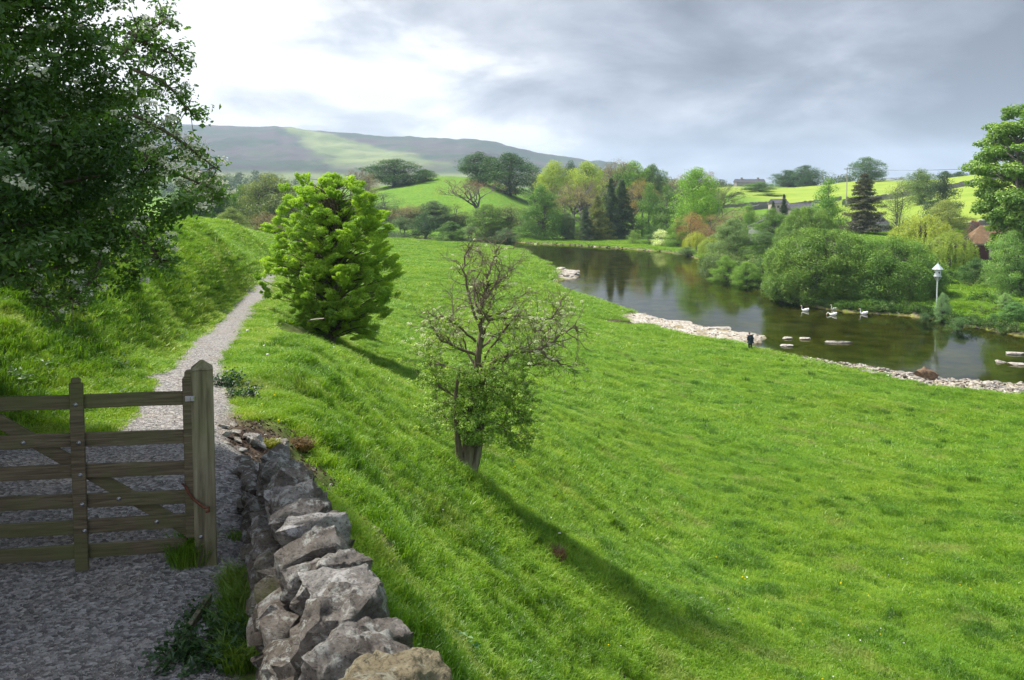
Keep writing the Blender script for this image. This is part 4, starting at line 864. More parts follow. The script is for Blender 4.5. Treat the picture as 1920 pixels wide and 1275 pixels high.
# ---------------------------------------------------------------- rocks
def rock_bm(rng, sx, sy, sz, npts=14, rough=0.03, cuts=2, seed=0.0, boxy=0.5):
    bm = bmesh.new()
    for i in range(npts):
        v = rng.normal(size=3); v = v / np.linalg.norm(v); m_ = np.max(np.abs(v)); v = v * (1 - boxy) + v / m_ * boxy * 0.85
        bm.verts.new((v[0] * sx / 2, v[1] * sy / 2, v[2] * sz / 2))
    r = bmesh.ops.convex_hull(bm, input=bm.verts[:]); bmesh.ops.delete(bm, geom=[g for g in r['geom_interior'] if isinstance(g, bmesh.types.BMVert)], context='VERTS')
    s = min(sx, sy, sz)
    bmesh.ops.triangulate(bm, faces=bm.faces[:])
    for c in range(cuts):
        L_ = np.mean([e.calc_length() for e in bm.edges]); es = [e for e in bm.edges if e.calc_length() > L_ * .8]
        bmesh.ops.subdivide_edges(bm, edges=es, cuts=1, use_grid_fill=False); bmesh.ops.triangulate(bm, faces=bm.faces[:])
    bm.normal_update()
    for v in bm.verts:
        p = v.co / s; q = Vector((seed * 3.1, seed * 1.7, seed))
        k = mnoise.fractal(p * 2.6 + q, 0.8, 2.1, 5) ; l = mnoise.ridged_multi_fractal(p * 2.6 + q, 0.8, 2.2, 4, 1.0, 2.0) - 1.0
        k += .5 * mnoise.fractal(p * 8 + q, 0.7, 2.2, 3); v.co += v.normal * s * max(-.12, min(.12, rough * 1.5 * k + rough * 0.9 * l))
    return bm
def bm_join(dst, src, mat4):
    me = bpy.data.meshes.new('tmp'); src.transform(mat4); src.to_mesh(me); src.free(); dst.from_mesh(me); bpy.data.meshes.remove(me)
def stone_mat(name, base, light, dark, lichen=(0.5, 0.5, 0.46), moss=0.0):
    m, nt, nd, lk = new_mat(name); P = coords(nt, 'Object')
    n1 = noise_n(nt, 5, 8, 0.65, P, 0.4); n2 = noise_n(nt, 52, 8, 0.8, P); n3 = noise_n(nt, 11, 7, 0.7, P)
    c = ramp(nt, n1, [(0.30, dark), (0.48, base), (0.66, light)])
    c = mixc(nt, ramp(nt, n3, [(0.52, (0, 0, 0)), (0.60, (.85, .85, .85))]), c, lichen)
    c = mixc(nt, ramp(nt, n2, [(0.38, (.75, .75, .75)), (0.5, (0, 0, 0))]), c, (0.035, 0.03, 0.026))
    if moss: c = mixc(nt, ramp(nt, noise_n(nt, 3, 5, .6, P), [(0.6 - moss * .2, (0, 0, 0)), (0.72, (.8, .8, .8))]), c, (0.09, 0.10, 0.03))
    lay = noise_n(nt, 7, 7, 0.7, coords(nt, 'Object', (1, 1, 3.5)), 0.8)
    hb = math_n(nt, 'ADD', n2, math_n(nt, 'MULTIPLY', lay, 1.6))
    princ(nt, c, 0.92, bump(nt, hb, 1.0, 0.03), 0.15); return m
M['stone'] = stone_mat('grey_limestone', (0.20, 0.178, 0.155), (0.36, 0.335, 0.305), (0.085, 0.072, 0.062))
M['stone_tan'] = stone_mat('tan_gritstone', (0.27, 0.225, 0.14), (0.40, 0.345, 0.22), (0.14, 0.115, 0.07), lichen=(0.42, 0.40, 0.30))
M['stone_pale'] = stone_mat('pale_limestone', (0.28, 0.262, 0.24), (0.48, 0.46, 0.43), (0.13, 0.115, 0.10), lichen=(0.6, 0.58, 0.56))
M['stone_face'] = stone_mat('mossy_limestone', (0.17, 0.145, 0.12), (0.31, 0.28, 0.25), (0.07, 0.058, 0.045), moss=.3)
M['shore_rock'] = stone_mat('shore_limestone', (0.34, 0.30, 0.25), (0.55, 0.51, 0.46), (0.16, 0.13, 0.10), lichen=(0.55, 0.52, 0.47))

# ---------------------------------------------------------------- the dry stone wall
wc = lambda y: -0.44 - 0.353 * (y - 2.6)                      # centre line
wt = lambda y: CZ - (1.56 + 0.145 * (y - 2.6)) - 0.16          # level of the wall head below the coping
wdir = unit(np.array([-0.353, 1.0, 0])); wnor = np.array([-wdir[1], wdir[0], 0])   # wnor: towards the path
wall = thing('stone_wall', 'mossy dry stone wall with rough slanted coping stones running beside the gate', 'wall', (wc(4.5), 4.5, H1(wc(4.5), 4.5)))
wo = Vector(wall.location); yaw = math.atan2(wdir[1], wdir[0])
Y0, Y1 = -2.5, 7.25
# hearting and the two faces of laid stones
fb = bmesh.new(); rng = np.random.default_rng(77)
ys = np.linspace(Y0, Y1 - .12, 22); core = []
for y in ys:
    c = wc(y); zt = wt(y) - .03; zb = min(H1(c - .3, y), H1(c + .35, y)) - .3
    core.append([fb.verts.new(Vector(tuple(np.array([c, y, z]) + wnor * s)) - wo) for s, z in ((-.17, zt), (.17, zt), (.24, zb), (-.24, zb))])
for a, b in zip(core[:-1], core[1:]):
    for k in range(4): fb.faces.new((a[k], a[(k + 1) % 4], b[(k + 1) % 4], b[k]))
fb.faces.new(core[0]); fb.faces.new(core[-1][::-1])
for side in (1, -1):
    z_off = 0.05
    while z_off < 1.35:
        hgt = 0.07 + 0.075 * rng.random(); y = Y0 if side == 1 else Y0
        if side == 1 and z_off > 1.35: break
        while y < Y1:
            ln = 0.14 + 0.26 * rng.random(); ym = y + ln / 2; z = wt(ym) - z_off; c = wc(ym)
            gr = H1(c + side * -.28, ym)
            if z > gr - .12:
                if ym < 1.6: y += ln; continue
                off = side * (0.19 + 0.07 * z_off + rng.normal(0, .012)); p = np.array([c, ym, z]) + wnor * off
                rb = rock_bm(rng, ln * 1.04, 0.17 + .07 * rng.random(), hgt * 1.12, 12, 0.05, 1 if ym > 3 else 2, rng.random() * 50, .75)
                bm_join(fb, rb, Matrix.Translation(Vector(tuple(p)) - wo) @ Matrix.Rotation(yaw + rng.normal(0, .05), 4, 'Z') @ Matrix.Rotation(rng.normal(0, .06), 4, 'Y'))
            y += ln
        z_off += hgt
from_bm('wall_face', fb, M['stone_face'], wall, True, math.radians(38))
# coping: (y, shift towards path, length along wall, width, height, material, lean, lift, turn)
cope = [(-2.2, 0, 0.3, 0.42, 0.3, 0, 0, 0, 0),
 (-1.87, 0, 0.3, 0.42, 0.3, 2, 0, 0, 0),
 (-1.54, 0, 0.3, 0.42, 0.3, 1, 0, 0, 0),
 (-1.2100000000000002, 0, 0.3, 0.42, 0.3, 0, 0, 0, 0),
 (-0.8800000000000001, 0, 0.3, 0.42, 0.3, 2, 0, 0, 0),
 (-0.55, 0, 0.3, 0.42, 0.3, 1, 0, 0, 0),
 (-0.2200000000000002, 0, 0.3, 0.42, 0.3, 0, 0, 0, 0),
 (0.10999999999999988, 0, 0.3, 0.42, 0.3, 2, 0, 0, 0),
 (0.43999999999999995, 0, 0.3, 0.42, 0.3, 1, 0, 0, 0),
 (0.77, 0, 0.3, 0.42, 0.3, 0, 0, 0, 0),
 (1.1, 0, 0.3, 0.42, 0.3, 2, 0, 0, 0),
 (1.4300000000000002, 0, 0.3, 0.42, 0.3, 1, 0, 0, 0),
 (1.7599999999999998, 0, 0.3, 0.42, 0.3, 0, 0, 0, 0),
 (2.26, -0.01, 0.19, 0.34, 0.28, 1, -0.45, -0.02, 0.25),
 (2.45, -0.02, 0.21, 0.42, 0.34, 1, -0.35, 0, 0.08),
 (2.66, 0.01, 0.19, 0.46, 0.34, 0, -0.5, 0.02, -0.15),
 (2.86, -0.01, 0.18, 0.4, 0.31, 0, -0.5, 0.02, 0.1),
 (3.06, 0.02, 0.24, 0.46, 0.33, 3, -0.35, 0.0, 0.12),
 (3.28, -0.02, 0.17, 0.38, 0.27, 0, -0.5, -0.01, 0.2),
 (3.46, 0.0, 0.19, 0.42, 0.32, 2, -0.4, 0.02, -0.1),
 (3.66, -0.016, 0.154, 0.391, 0.262, 0, -0.36, -0.004, 0.15),
 (3.82, 0.011, 0.21, 0.377, 0.293, 3, -0.41, -0.013, -0.14),
 (4.03, 0.017, 0.151, 0.418, 0.315, 0, -0.51, -0.012, -0.07),
 (4.19, 0.009, 0.193, 0.418, 0.32, 2, -0.37, 0.004, 0.06),
 (4.38, -0.013, 0.181, 0.389, 0.257, 0, -0.54, 0.015, 0.02),
 (4.57, 0.016, 0.16, 0.394, 0.321, 3, -0.52, 0.0, -0.03),
 (4.73, -0.003, 0.19, 0.364, 0.274, 0, -0.51, -0.018, -0.16),
 (4.92, -0.009, 0.193, 0.388, 0.288, 3, -0.42, 0.02, -0.11),
 (5.12, -0.012, 0.171, 0.393, 0.272, 0, -0.42, 0.01, -0.06),
 (5.29, 0.016, 0.186, 0.354, 0.255, 2, -0.4, 0.011, 0.04),
 (5.48, -0.007, 0.154, 0.358, 0.287, 0, -0.36, 0.008, 0.14),
 (5.64, 0.009, 0.225, 0.411, 0.251, 3, -0.41, 0.019, 0.1),
 (5.87, 0.018, 0.171, 0.385, 0.315, 0, -0.41, -0.012, -0.02),
 (6.05, -0.005, 0.144, 0.407, 0.277, 3, -0.35, -0.018, -0.12),
 (6.19, -0.005, 0.208, 0.358, 0.258, 0, -0.55, -0.003, -0.11),
 (6.4, -0.018, 0.136, 0.348, 0.304, 2, -0.38, -0.018, -0.0),
 (6.54, 0.02, 0.155, 0.343, 0.292, 0, -0.5, -0.004, 0.18),
 (6.7, -0.01, 0.178, 0.362, 0.253, 3, -0.43, -0.02, 0.14),
 (6.88, -0.0, 0.213, 0.333, 0.27, 0, -0.4, -0.04, -0.1),
 (7.1, -0.014, 0.217, 0.333, 0.324, 3, -0.46, -0.03, -0.03)]
mats = [M['stone'], M['stone_tan'], M['stone_pale'], M['stone']]
labs = {1: 'tan sandstone coping stone', 2: 'pale whitish coping stone'}
for i, (y, s, ln, wd, ht, mi, lean, lift, tw) in enumerate(cope):
    wd *= .93
    if y > 6.5: ht *= .75; wd *= .85; lift -= .03
    rb = rock_bm(rng, ln * 1.25, wd * 1.12, ht * 1.3, 13, 0.045, 4 if 2.0 < y < 4 else 3 if 2 < y < 7 else 1, 3.3 * i, .68)
    p = np.array([wc(y), y, wt(y) + ht * .40 + lift]) + wnor * s
    rb.transform(Matrix.Translation(Vector(tuple(p)) - wo) @ Matrix.Rotation(yaw + tw, 4, 'Z') @ Matrix.Rotation(lean, 4, 'Y'))
    o = from_bm('coping_stone', rb, mats[mi], wall, True, math.radians(42))
    if mi in labs: o['label'] = labs[mi]
# loose stones at the wall end
for px, py, sx, sy, sz, mk, lab in [(478,838,.22,.42,.22,'stone_pale','pale bluish boulder standing at the far end of the wall'),(528,838,.16,.34,.14,'stone','flat reddish grey stone lying in the bare soil beyond the wall end'),
      (610,768,.22,.12,.06,'stone_pale','small pale stone in the grass above the bare soil'),(770,972,.34,.10,.05,'shore_rock','thin pale stone lying in the grass right of the wall'),(592,920,.16,.10,.08,'stone_pale','small whitish stone low in the bare soil patch')]:
    x, y, z = on(px, py, 6)
    rb = rock_bm(rng, sx, sy, sz, 14, .05, 3, px, .5); rb.transform(Matrix.Translation((0, 0, sz * .28)))
    o = from_bm('loose_stone', rb, M[mk], None, True, math.radians(40)); o.location = (x, y, z); o.rotation_euler = (0, 0, px * .37); tag(o, lab, 'stone')
for k, (px, py) in enumerate([(415,800),(432,797),(418,815),(436,812),(422,830),(440,828),(448,845),(452,865),(455,890)]):
    x, y, z = on(px, py, 6); rb = rock_bm(rng, .17 + .05 * rng.random(), .15, .07, 12, .04, 2, k, .8); o = from_bm('kerb_stone', rb, M['shore_rock'] if k < 6 else M['stone'], None, True, math.radians(40)); o.location = (x, y, z + .015); o.rotation_euler = (0, 0, rng.normal(0, .2) + .3)
    tag(o, 'flat pinkish kerb stone set in the path edge beyond the gate post', 'stone', 'flat stones along the right path edge')

# ---------------------------------------------------------------- the gate
def box_bm(bm, x0, x1, y0, y1, z0, z1, bev=0.004, M4=None, seg=1):
    b = bmesh.new(); bmesh.ops.create_cube(b, size=1, matrix=Matrix.Translation(((x0 + x1) / 2, (y0 + y1) / 2, (z0 + z1) / 2)) @ Matrix.Diagonal((x1 - x0, y1 - y0, z1 - z0, 1)))
    if bev: bmesh.ops.bevel(b, geom=b.edges[:], offset=bev, segments=seg, affect='EDGES')
    if M4 is not None: b.transform(M4)
    me = bpy.data.meshes.new('t'); b.to_mesh(me); b.free(); bm.from_mesh(me); bpy.data.meshes.remove(me)
def part_box(name, par, mat, *a, **k):
    bm = bmesh.new(); box_bm(bm, *a, **k); return from_bm(name, bm, mat, par)
def wood_mat(name, dark, mid, light, green):
    m, nt, nd, lk = new_mat(name); co = coords(nt, 'Object', (1.2, 6, 22)); cv2 = coords(nt, 'Object')
    w_ = noise_n(nt, 3.0, 8, 0.6, co, .6); s_ = noise_n(nt, 2.2, 5, .6, cv2)
    c = ramp(nt, w_, [(0.28, dark), (0.5, mid), (0.72, light)]); c = mixc(nt, ramp(nt, s_, [(0.45, (0, 0, 0)), (0.65, (.7, .7, .7))]), c, green)
    princ(nt, c, .85, bump(nt, w_, .5, .004), .2); return m
M['rail_wood'] = wood_mat('gate_wood', (0.045, 0.037, 0.022), (0.11, 0.09, 0.055), (0.18, 0.152, 0.095), (0.10, 0.115, 0.04))
m, nt, nd, lk = new_mat('post_wood'); co = coords(nt, 'Object', (9, 9, .6)); w_ = noise_n(nt, 3.2, 8, .62, co, .5)
c = ramp(nt, w_, [(0.3, (0.075, 0.065, 0.04)), (0.5, (0.18, 0.16, 0.10)), (0.72, (0.27, 0.245, 0.165))]); c = mixc(nt, ramp(nt, noise_n(nt, 2.5, 4, .6, coords(nt)), [(0.45, (0, 0, 0)), (0.7, (.6, .6, .6))]), c, (0.13, 0.15, 0.05))
princ(nt, c, .85, bump(nt, w_, .6, .006), .2); M['post_wood'] = m
A = np.array(W(349, 900, 5.58)); B_ = np.array(W(0, 900, 5.36)); u2 = unit((B_ - A) * [1, 1, 0]); ga = math.atan2(u2[1], u2[0])
zg = H1(A[0], A[1]); ox, oy = A[0], A[1]
gate = thing('wooden_gate', 'weathered five bar style wooden field gate with six rails, shut across the gravel path', 'gate', (ox, oy, zg), ga)
# in gate space: +x runs from the latch end to the hinge end, -y... is found from the eye side
nrm = np.array([-u2[1], u2[0]]); fs_ = 1 if (nrm @ (-A[:2])) > 0 else -1      # side facing the camera
def gx(px): # position along the gate under a column of the photograph
    a = (px - PPX) / FPX; return (a * oy - ox) / (u2[0] - a * u2[1])
def gzv(px, py):
    k = gx(px); y = oy + u2[1] * k; return W(px, py, y)[2] - zg
L_end = gx(0) + 1.35
yf = lambda a, b: (min(fs_ * a, fs_ * b), max(fs_ * a, fs_ * b))
rails = [(746,757),(818,829),(876,888),(931,944),(975,995),(1020,1042)]
for r_, l_ in rails:
    zr = gzv(335, r_); zl = gzv(0, l_); xl = gx(0); sl = (zl - zr) / (xl - gx(335)); zc0 = zr; 
    bm = bmesh.new(); hh = .045; n = 24
    y0, y1 = yf(-.013, .013)
    box_bm(bm, 0.0, L_end - .0, y0, y1, -hh, hh, .004)
    bmesh.ops.subdivide_edges(bm, edges=[e for e in bm.edges if abs((e.verts[0].co - e.verts[1].co).x) > .5], cuts=20)
    for v in bm.verts:
        v.co.z += zc0 + sl * (v.co.x - gx(335)) + .004 * mnoise.noise(Vector((v.co.x * 2.1, r_, 0))); v.co.y += .003 * mnoise.noise(Vector((v.co.x * 2, 3, r_)))
    from_bm('rail', bm, M['rail_wood'], gate)
def upright(name, x, w_, z0, z1, y0, y1, par, mat, top=True):
    bm = bmesh.new(); ya, yb = yf(y0, y1); box_bm(bm, x - w_ / 2, x + w_ / 2, ya, yb, z0, z1, .006)
    if top:
        for v in bm.verts:
            if v.co.z > z1 - .02: v.co.x = x + (v.co.x - x) * .55
        bmesh.ops.subdivide_edges(bm, edges=bm.edges[:], cuts=1)
    return from_bm(name, bm, mat, par)
sw = (gx(335) - gx(362))
bm = bmesh.new(); ya, yb = yf(-.035, .035); box_bm(bm, gx(362), gx(335), ya, yb, gzv(350, 1005), gzv(350, 706), .006); 
box_bm(bm, gx(362) + .014, gx(335) - .014, ya + (.002), yb - (.002), gzv(350, 706) - .002, gzv(350, 694), .008)
from_bm('latch_stile', bm, M['rail_wood'], gate)
xm = gx(134.5); bm = bmesh.new(); ya, yb = yf(.014, .04); box_bm(bm, xm - .042, xm + .042, ya, yb, gzv(140, 1066), gzv(134, 716), .005)
box_bm(bm, xm - .03, xm + .03, ya + .001, yb - .001, gzv(134, 718), gzv(134, 706), .010); from_bm('middle_upright', bm, M['rail_wood'], gate)
bm = bmesh.new(); ya, yb = yf(-.035, .035); box_bm(bm, L_end - .09, L_end, ya, yb, .12, 1.3, .006); from_bm('hinge_stile', bm, M['rail_wood'], gate)
xa, za = gx(345), gzv(345, 1000); xb, zb = gx(0), gzv(0, 803); an = math.atan2(zb - za, xb - xa); xe = L_end - .1
bm = bmesh.new(); ya, yb = yf(-.040, -.015); ln = (xe - xa) / math.cos(an); box_bm(bm, 0, ln, ya, yb, -.042, .042, .004, Matrix.Translation((xa, 0, za)) @ Matrix.Rotation(-an, 4, 'Y')); from_bm('brace', bm, M['rail_wood'], gate)
def bolt(px, py, y=.042):
    bm = bmesh.new(); bmesh.ops.create_uvsphere(bm, u_segments=10, v_segments=6, radius=.0095); bmesh.ops.create_cone(bm, cap_ends=True, segments=12, radius1=.014, radius2=.014, depth=.003, matrix=Matrix.Rotation(PI / 2, 4, 'X'))
    o = from_bm('bolt', bm, M['metal'], gate, True); o.location = (gx(px), fs_ * y, gzv(px, py)); return o
for px, py in [(133,756),(137,827),(138,887),(140,942),(143,991)]: bolt(px, py)
for px, py in [(29,829),(208,934),(279,977),(364,1003)]: bolt(px, py, .016 if px < 350 else .036)
bm = bmesh.new(); ya, yb = yf(.036, .042); box_bm(bm, gx(359), gx(340), ya, yb, gzv(350, 750), gzv(350, 740), .002); box_bm(bm, gx(358), gx(351), yf(.042, .058)[0], yf(.042, .058)[1], gzv(350, 749), gzv(350, 740), .004); from_bm('latch_plate', bm, M['metal'], gate)
# latch post, hook and hinge post
px_, py_ = W(387, 1058, 5.63)[:2]; zp = H1(px_, py_)
post = thing('gate_post', 'thick square greenish wooden latch post with a pointed top, right of the gate', 'post', (px_, py_, zp), .346)
hp = W(384.5, 690, 5.63)[2] - zp; bm = bmesh.new(); box_bm(bm, -.070, .070, -.060, .060, -.3, hp, .006)
tp = bmesh.ops.create_cone(bm, cap_ends=True, segments=4, radius1=.095, radius2=.012, depth=.055, matrix=Matrix.Translation((0, 0, hp + .027)) @ Matrix.Rotation(PI / 4, 4, 'Z'))
from_bm('post', bm, M['post_wood'], post)
T = Tubes(); loc = np.array([gx(336), 0, 0]); pp = [(337,905),(343,918),(352,930),(364,940),(374,945),(383,944),(382,951),(376,952)]
T.add([(gx(p[0]), fs_ * (.052 + .02 * (i > 3)), gzv(p[0], p[1])) for i, p in enumerate(pp)], .009, 7)
T.add([(gx(330), fs_ * .02, gzv(330, 905)), (gx(334), fs_ * .055, gzv(334, 903)), (gx(338), fs_ * .056, gzv(338, 909)), (gx(341), fs_ * .02, gzv(341, 912))], .008, 6)
link('chain_hook', T.mesh('chain_hook'), M['rust'], gate)
hx = gx(0) + 1.35 + .14; q = (ox + u2[0] * hx, oy + u2[1] * hx); zq = H1(*q)
post = thing('gate_post', 'wooden hinge post at the far left end of the gate', 'post', (*q, zq), ga); bm = bmesh.new(); box_bm(bm, -.08, .08, -.08, .08, -.3, 1.4, .006)
bmesh.ops.create_cone(bm, cap_ends=True, segments=4, radius1=.112, radius2=.004, depth=.075, matrix=Matrix.Translation((0, 0, 1.4355)) @ Matrix.Rotation(PI / 4, 4, 'Z')); from_bm('post', bm, M['post_wood'], post)
# edging board in the gravel
x, y, z = W(358, 1170, 4.75); g = H1(x, y); bm = bmesh.new(); box_bm(bm, -.014, .014, -.33, .33, -.05, .035, .003); o = from_bm('edging_board', bm, M['post_wood']); o.location = (x, y, g + .01); o.rotation_euler = (.02, .1, .03); tag(o, 'short weathered edging board set on edge in the gravel below the gate post', 'board')
# pale stick beside the bright tree
q = on(566, 606, 10); T = Tubes(); e = np.array(W(608, 597, 27.5)) - np.array(q); T.add([(0, 0, -.02), tuple(e * .5 + [0, 0, .05]), tuple(e)], [.035, .03, .02], 6); o = link('fallen_branch', T.mesh('fallen_branch'), M['shore_rock']); o.location = q; tag(o, 'pale bare stick poking out of the grass left under the bright tree', 'stick')
# rusty brown tuft and mossy clod
# ---------------------------------------------------------------- figure at the water
def skin_mesh(name, verts, edges, radii, mat, parent=None, root=0, lv=2):
    me = bpy.data.meshes.new(name); me.from_pydata(verts, edges, []); o = bpy.data.objects.new(name, me); COL.objects.link(o)
    o.modifiers.new('skin', 'SKIN'); 
    for i, r in enumerate(radii):
        rr = r if isinstance(r, tuple) else (r, r); me.skin_vertices[0].data[i].radius = rr
        me.skin_vertices[0].data[i].use_root = (i == root)
    s = o.modifiers.new('sub', 'SUBSURF'); s.levels = lv; s.render_levels = lv
    dg = bpy.context.evaluated_depsgraph_get(); ev = o.evaluated_get(dg); m2 = bpy.data.meshes.new_from_object(ev)
    for p in m2.polygons: p.use_smooth = True
    bpy.data.objects.remove(o); m2.materials.clear(); m2.name = name
    return link(name, m2, mat, parent)
def flatmat(name, c, rough=.8): 
    m, nt, nd, lk = new_mat(name); P = coords(nt); n = noise_n(nt, 9, 5, .6, P)
    princ(nt, mixc(nt, n, tuple(x * .75 for x in c), tuple(min(1, x * 1.25) for x in c)), rough, bump(nt, n, .2, .01), .25); return m
q = on(1407, 656, 60); man = thing('person', 'person in a dark navy coat and dark trousers standing at the water edge looking down', 'person', q, 0.5)
sk = flatmat('skin', (0.42, 0.27, 0.20)); nv = flatmat('navy_cloth', (0.012, 0.022, 0.030)); dk = flatmat('dark_trousers', (0.010, 0.012, 0.016)); hr = flatmat('grey_hair', (0.10, 0.085, 0.075))
bv = [(0,0,.95),(0,0,1.15),(0,.03,1.35),(0,.10,1.50),(0,.17,1.60),(0,.19,1.70),   # pelvis..head
      (.10,0,.88),(.11,.02,.50),(.12,0,.09),(.12,.16,.04), (-.10,0,.88),(-.11,.10,.50),(-.11,.02,.09),(-.11,.18,.04),
      (.20,.06,1.42),(.26,.06,1.14),(.20,.24,.98),(.16,.31,.95), (-.20,.06,1.42),(-.26,.06,1.14),(-.20,.24,.98),(-.16,.31,.95)]
be = [(0,1),(1,2),(2,3),(3,4),(4,5),(0,6),(6,7),(7,8),(8,9),(0,10),(10,11),(11,12),(12,13),(2,14),(14,15),(15,16),(16,17),(2,18),(18,19),(19,20),(20,21)]
br = [.13,.14,.15,.06,.085,.095,.09,.06,.045,.035,.09,.06,.045,.035,.06,.045,.033,.03,.06,.045,.033,.03]
skin_mesh('body', bv, be, br, sk, man)
for s in (1, -1):   # fingers and thumb
    hv = [(s*.16,.31,.95)]; he = []; hrd = [.026]
    for k in range(4): hv += [(s*(.175-.018*k), .36, .945), (s*(.172-.018*k), .395 + .006 * (k in (1, 2)), .925)]; he += [(0, 1 + 2 * k), (1 + 2 * k, 2 + 2 * k)]; hrd += [.010, .008]
    hv += [(s*.135,.325,.955),(s*.125,.355,.945)]; he += [(0, 9), (9, 10)]; hrd += [.011, .009]
    skin_mesh('hand', hv, he, hrd, sk, man, lv=1)
skin_mesh('coat', [(0,0,.80),(0,0,.98),(0,0,1.18),(0,.04,1.38),(0,.10,1.49),(.21,.06,1.42),(.275,.06,1.14),(.21,.23,1.0),(-.21,.06,1.42),(-.275,.06,1.14),(-.21,.23,1.0)],
          [(0,1),(1,2),(2,3),(3,4),(3,5),(5,6),(6,7),(3,8),(8,9),(9,10)], [(.30,.25),(.30,.25),(.28,.23),(.24,.20),.11,.13,.11,.075,.13,.11,.075], nv, man, 1)
skin_mesh('trousers', [(0,0,.90),(.10,0,.84),(.115,.02,.50),(.12,0,.12),(-.10,0,.84),(-.115,.10,.50),(-.11,.02,.12)], [(0,1),(1,2),(2,3),(0,4),(4,5),(5,6)], [.16,.125,.10,.085,.125,.10,.085], dk, man)
for s, y in ((.12, .0), (-.11, .02)):
    skin_mesh('boot', [(s, y - .02, .10), (s, y, .05), (s, y + .17, .035)], [(0, 1), (1, 2)], [.055, .055, .045], dk, man)
b = bmesh.new(); bmesh.ops.create_uvsphere(b, u_segments=16, v_segments=10, radius=.108, matrix=Matrix.Translation((0, .165, 1.70)) @ Matrix.Diagonal((.95, 1.08, 1.05, 1)))
bmesh.ops.delete(b, geom=[v for v in b.verts if (v.co.y > .225 and v.co.z < 1.735) or v.co.z < 1.635], context='VERTS'); from_bm('hair', b, hr, man, True)
for s in (1, -1):
    b = bmesh.new(); bmesh.ops.create_uvsphere(b, u_segments=8, v_segments=6, radius=.012, matrix=Matrix.Translation((s * .035, .275, 1.70))); from_bm('eye', b, flatmat('eye', (.02, .02, .02)), man, True)
    b = bmesh.new(); bmesh.ops.create_uvsphere(b, u_segments=8, v_segments=6, radius=.03, matrix=Matrix.Translation((s * .10, .18, 1.69)) @ Matrix.Diagonal((.4, .8, 1.1, 1))); from_bm('ear', b, sk, man, True)
b = bmesh.new(); bmesh.ops.create_cone(b, cap_ends=True, segments=8, radius1=.02, radius2=.008, depth=.05, matrix=Matrix.Translation((0, .285, 1.675)) @ Matrix.Rotation(-.9, 4, 'X')); from_bm('nose', b, sk, man, True)
b = bmesh.new(); box_bm(b, -.025, .025, .262, .272, 1.632, 1.64, .002); from_bm('mouth', b, flatmat('lips', (.25, .1, .09)), man)

# ---------------------------------------------------------------- swans
sw = flatmat('white_feathers', (0.80, 0.79, 0.76)); bk = flatmat('orange_bill', (0.6, 0.2, 0.03)); bl = flatmat('black_knob', (0.01, 0.01, 0.01))
def swan_parts(par, neck):
    v = [(-.62,0,.30),(-.42,0,.20),(-.12,0,.17),(.20,0,.17),(.36,0,.22)] + neck
    e = [(i, i + 1) for i in range(len(v) - 1)]; r = [(.05,.03),(.17,.13),(.25,.20),(.24,.20),(.14,.13)] + [.075,.055,.047,.045,.055,.062,.04][:len(neck)]
    skin_mesh('body', v, e, r, sw, par, 2)
    h = Vector(neck[-1]); g = Vector(neck[-2]); dr = (h - g).normalized()
    b = bmesh.new(); bmesh.ops.create_cone(b, cap_ends=True, segments=8, radius1=.034, radius2=.016, depth=.13, matrix=Matrix.Translation(h + dr * .075) @ dr.to_track_quat('Z', 'Y').to_matrix().to_4x4()); from_bm('bill', b, bk, par, True)
    b = bmesh.new(); bmesh.ops.create_uvsphere(b, u_segments=8, v_segments=6, radius=.022, matrix=Matrix.Translation(h + dr * .03 + Vector((0, 0, .03)))); from_bm('bill_knob', b, bl, par, True)
    for s in (1, -1):
        b = bmesh.new(); bmesh.ops.create_uvsphere(b, u_segments=14, v_segments=10, radius=1, matrix=Matrix.Translation((-.20, s * .14, .30)) @ Matrix.Rotation(.22, 4, 'Y') @ Matrix.Diagonal((.44, .12, .15, 1)))
        for q_ in b.verts:
            if q_.co.x < -.35: q_.co.z += (-.35 - q_.co.x) * .35
        from_bm('wing', b, sw, par, True)
up = [(.44,0,.36),(.44,0,.54),(.42,0,.70),(.46,0,.83),(.54,0,.86),(.61,0,.83)]; dn = [(.46,0,.30),(.56,0,.42),(.66,0,.46),(.74,0,.38),(.78,0,.24),(.82,0,.14)]
for px, py, rz, nk, sc, lab in [(1509,583,2.9,up,0.95,'leftmost white swan on the river, neck upright'),(1564,581,3.3,up,0.95,'upper of the two white swans close together on the river'),(1561,591,2.75,dn,0.95,'lower of the two white swans close together, head bent down'),(1619,589,3.0,up,0.95,'rightmost white swan on the river, nearest the garden bank')]:
    x, y = G(px, py, 0); t = thing('swan', lab, 'swan', (x, y, -.06), rz, 'swans on the river'); swan_parts(t, nk); t.scale = (sc,) * 3

# ---------------------------------------------------------------- dovecote
wp = flatmat('white_paint', (0.46, 0.50, 0.50)); q = W(1757, 550, 117); g = H1(q[0], q[1]); dv = thing('dovecote', 'white wooden dovecote with a pale pointed roof on a white post by the river lawn', 'dovecote', (q[0], q[1], g))
zt = lambda py: W(1757, py, 117)[2] - g
def cone(nm, r1, r2, z0, z1, mat, seg=8, rot=0):
    b = bmesh.new(); bmesh.ops.create_cone(b, cap_ends=True, segments=seg, radius1=r1, radius2=r2, depth=z1 - z0, matrix=Matrix.Translation((0, 0, (z0 + z1) / 2)) @ Matrix.Rotation(rot, 4, 'Z')); bmesh.ops.bevel(b, geom=b.edges[:], offset=.015, segments=1, affect='EDGES'); return from_bm(nm, b, mat, dv)
cone('post', .10, .09, -.2, zt(519), wp, 8); cone('base', .52, .56, zt(519), zt(517), wp); cone('house', .43, .43, zt(517), zt(505), wp); cone('roof', .78, .05, zt(505), zt(494), flatmat('lead_roof', (.40, .46, .46))); cone('finial', .05, .02, zt(494), zt(490), wp)
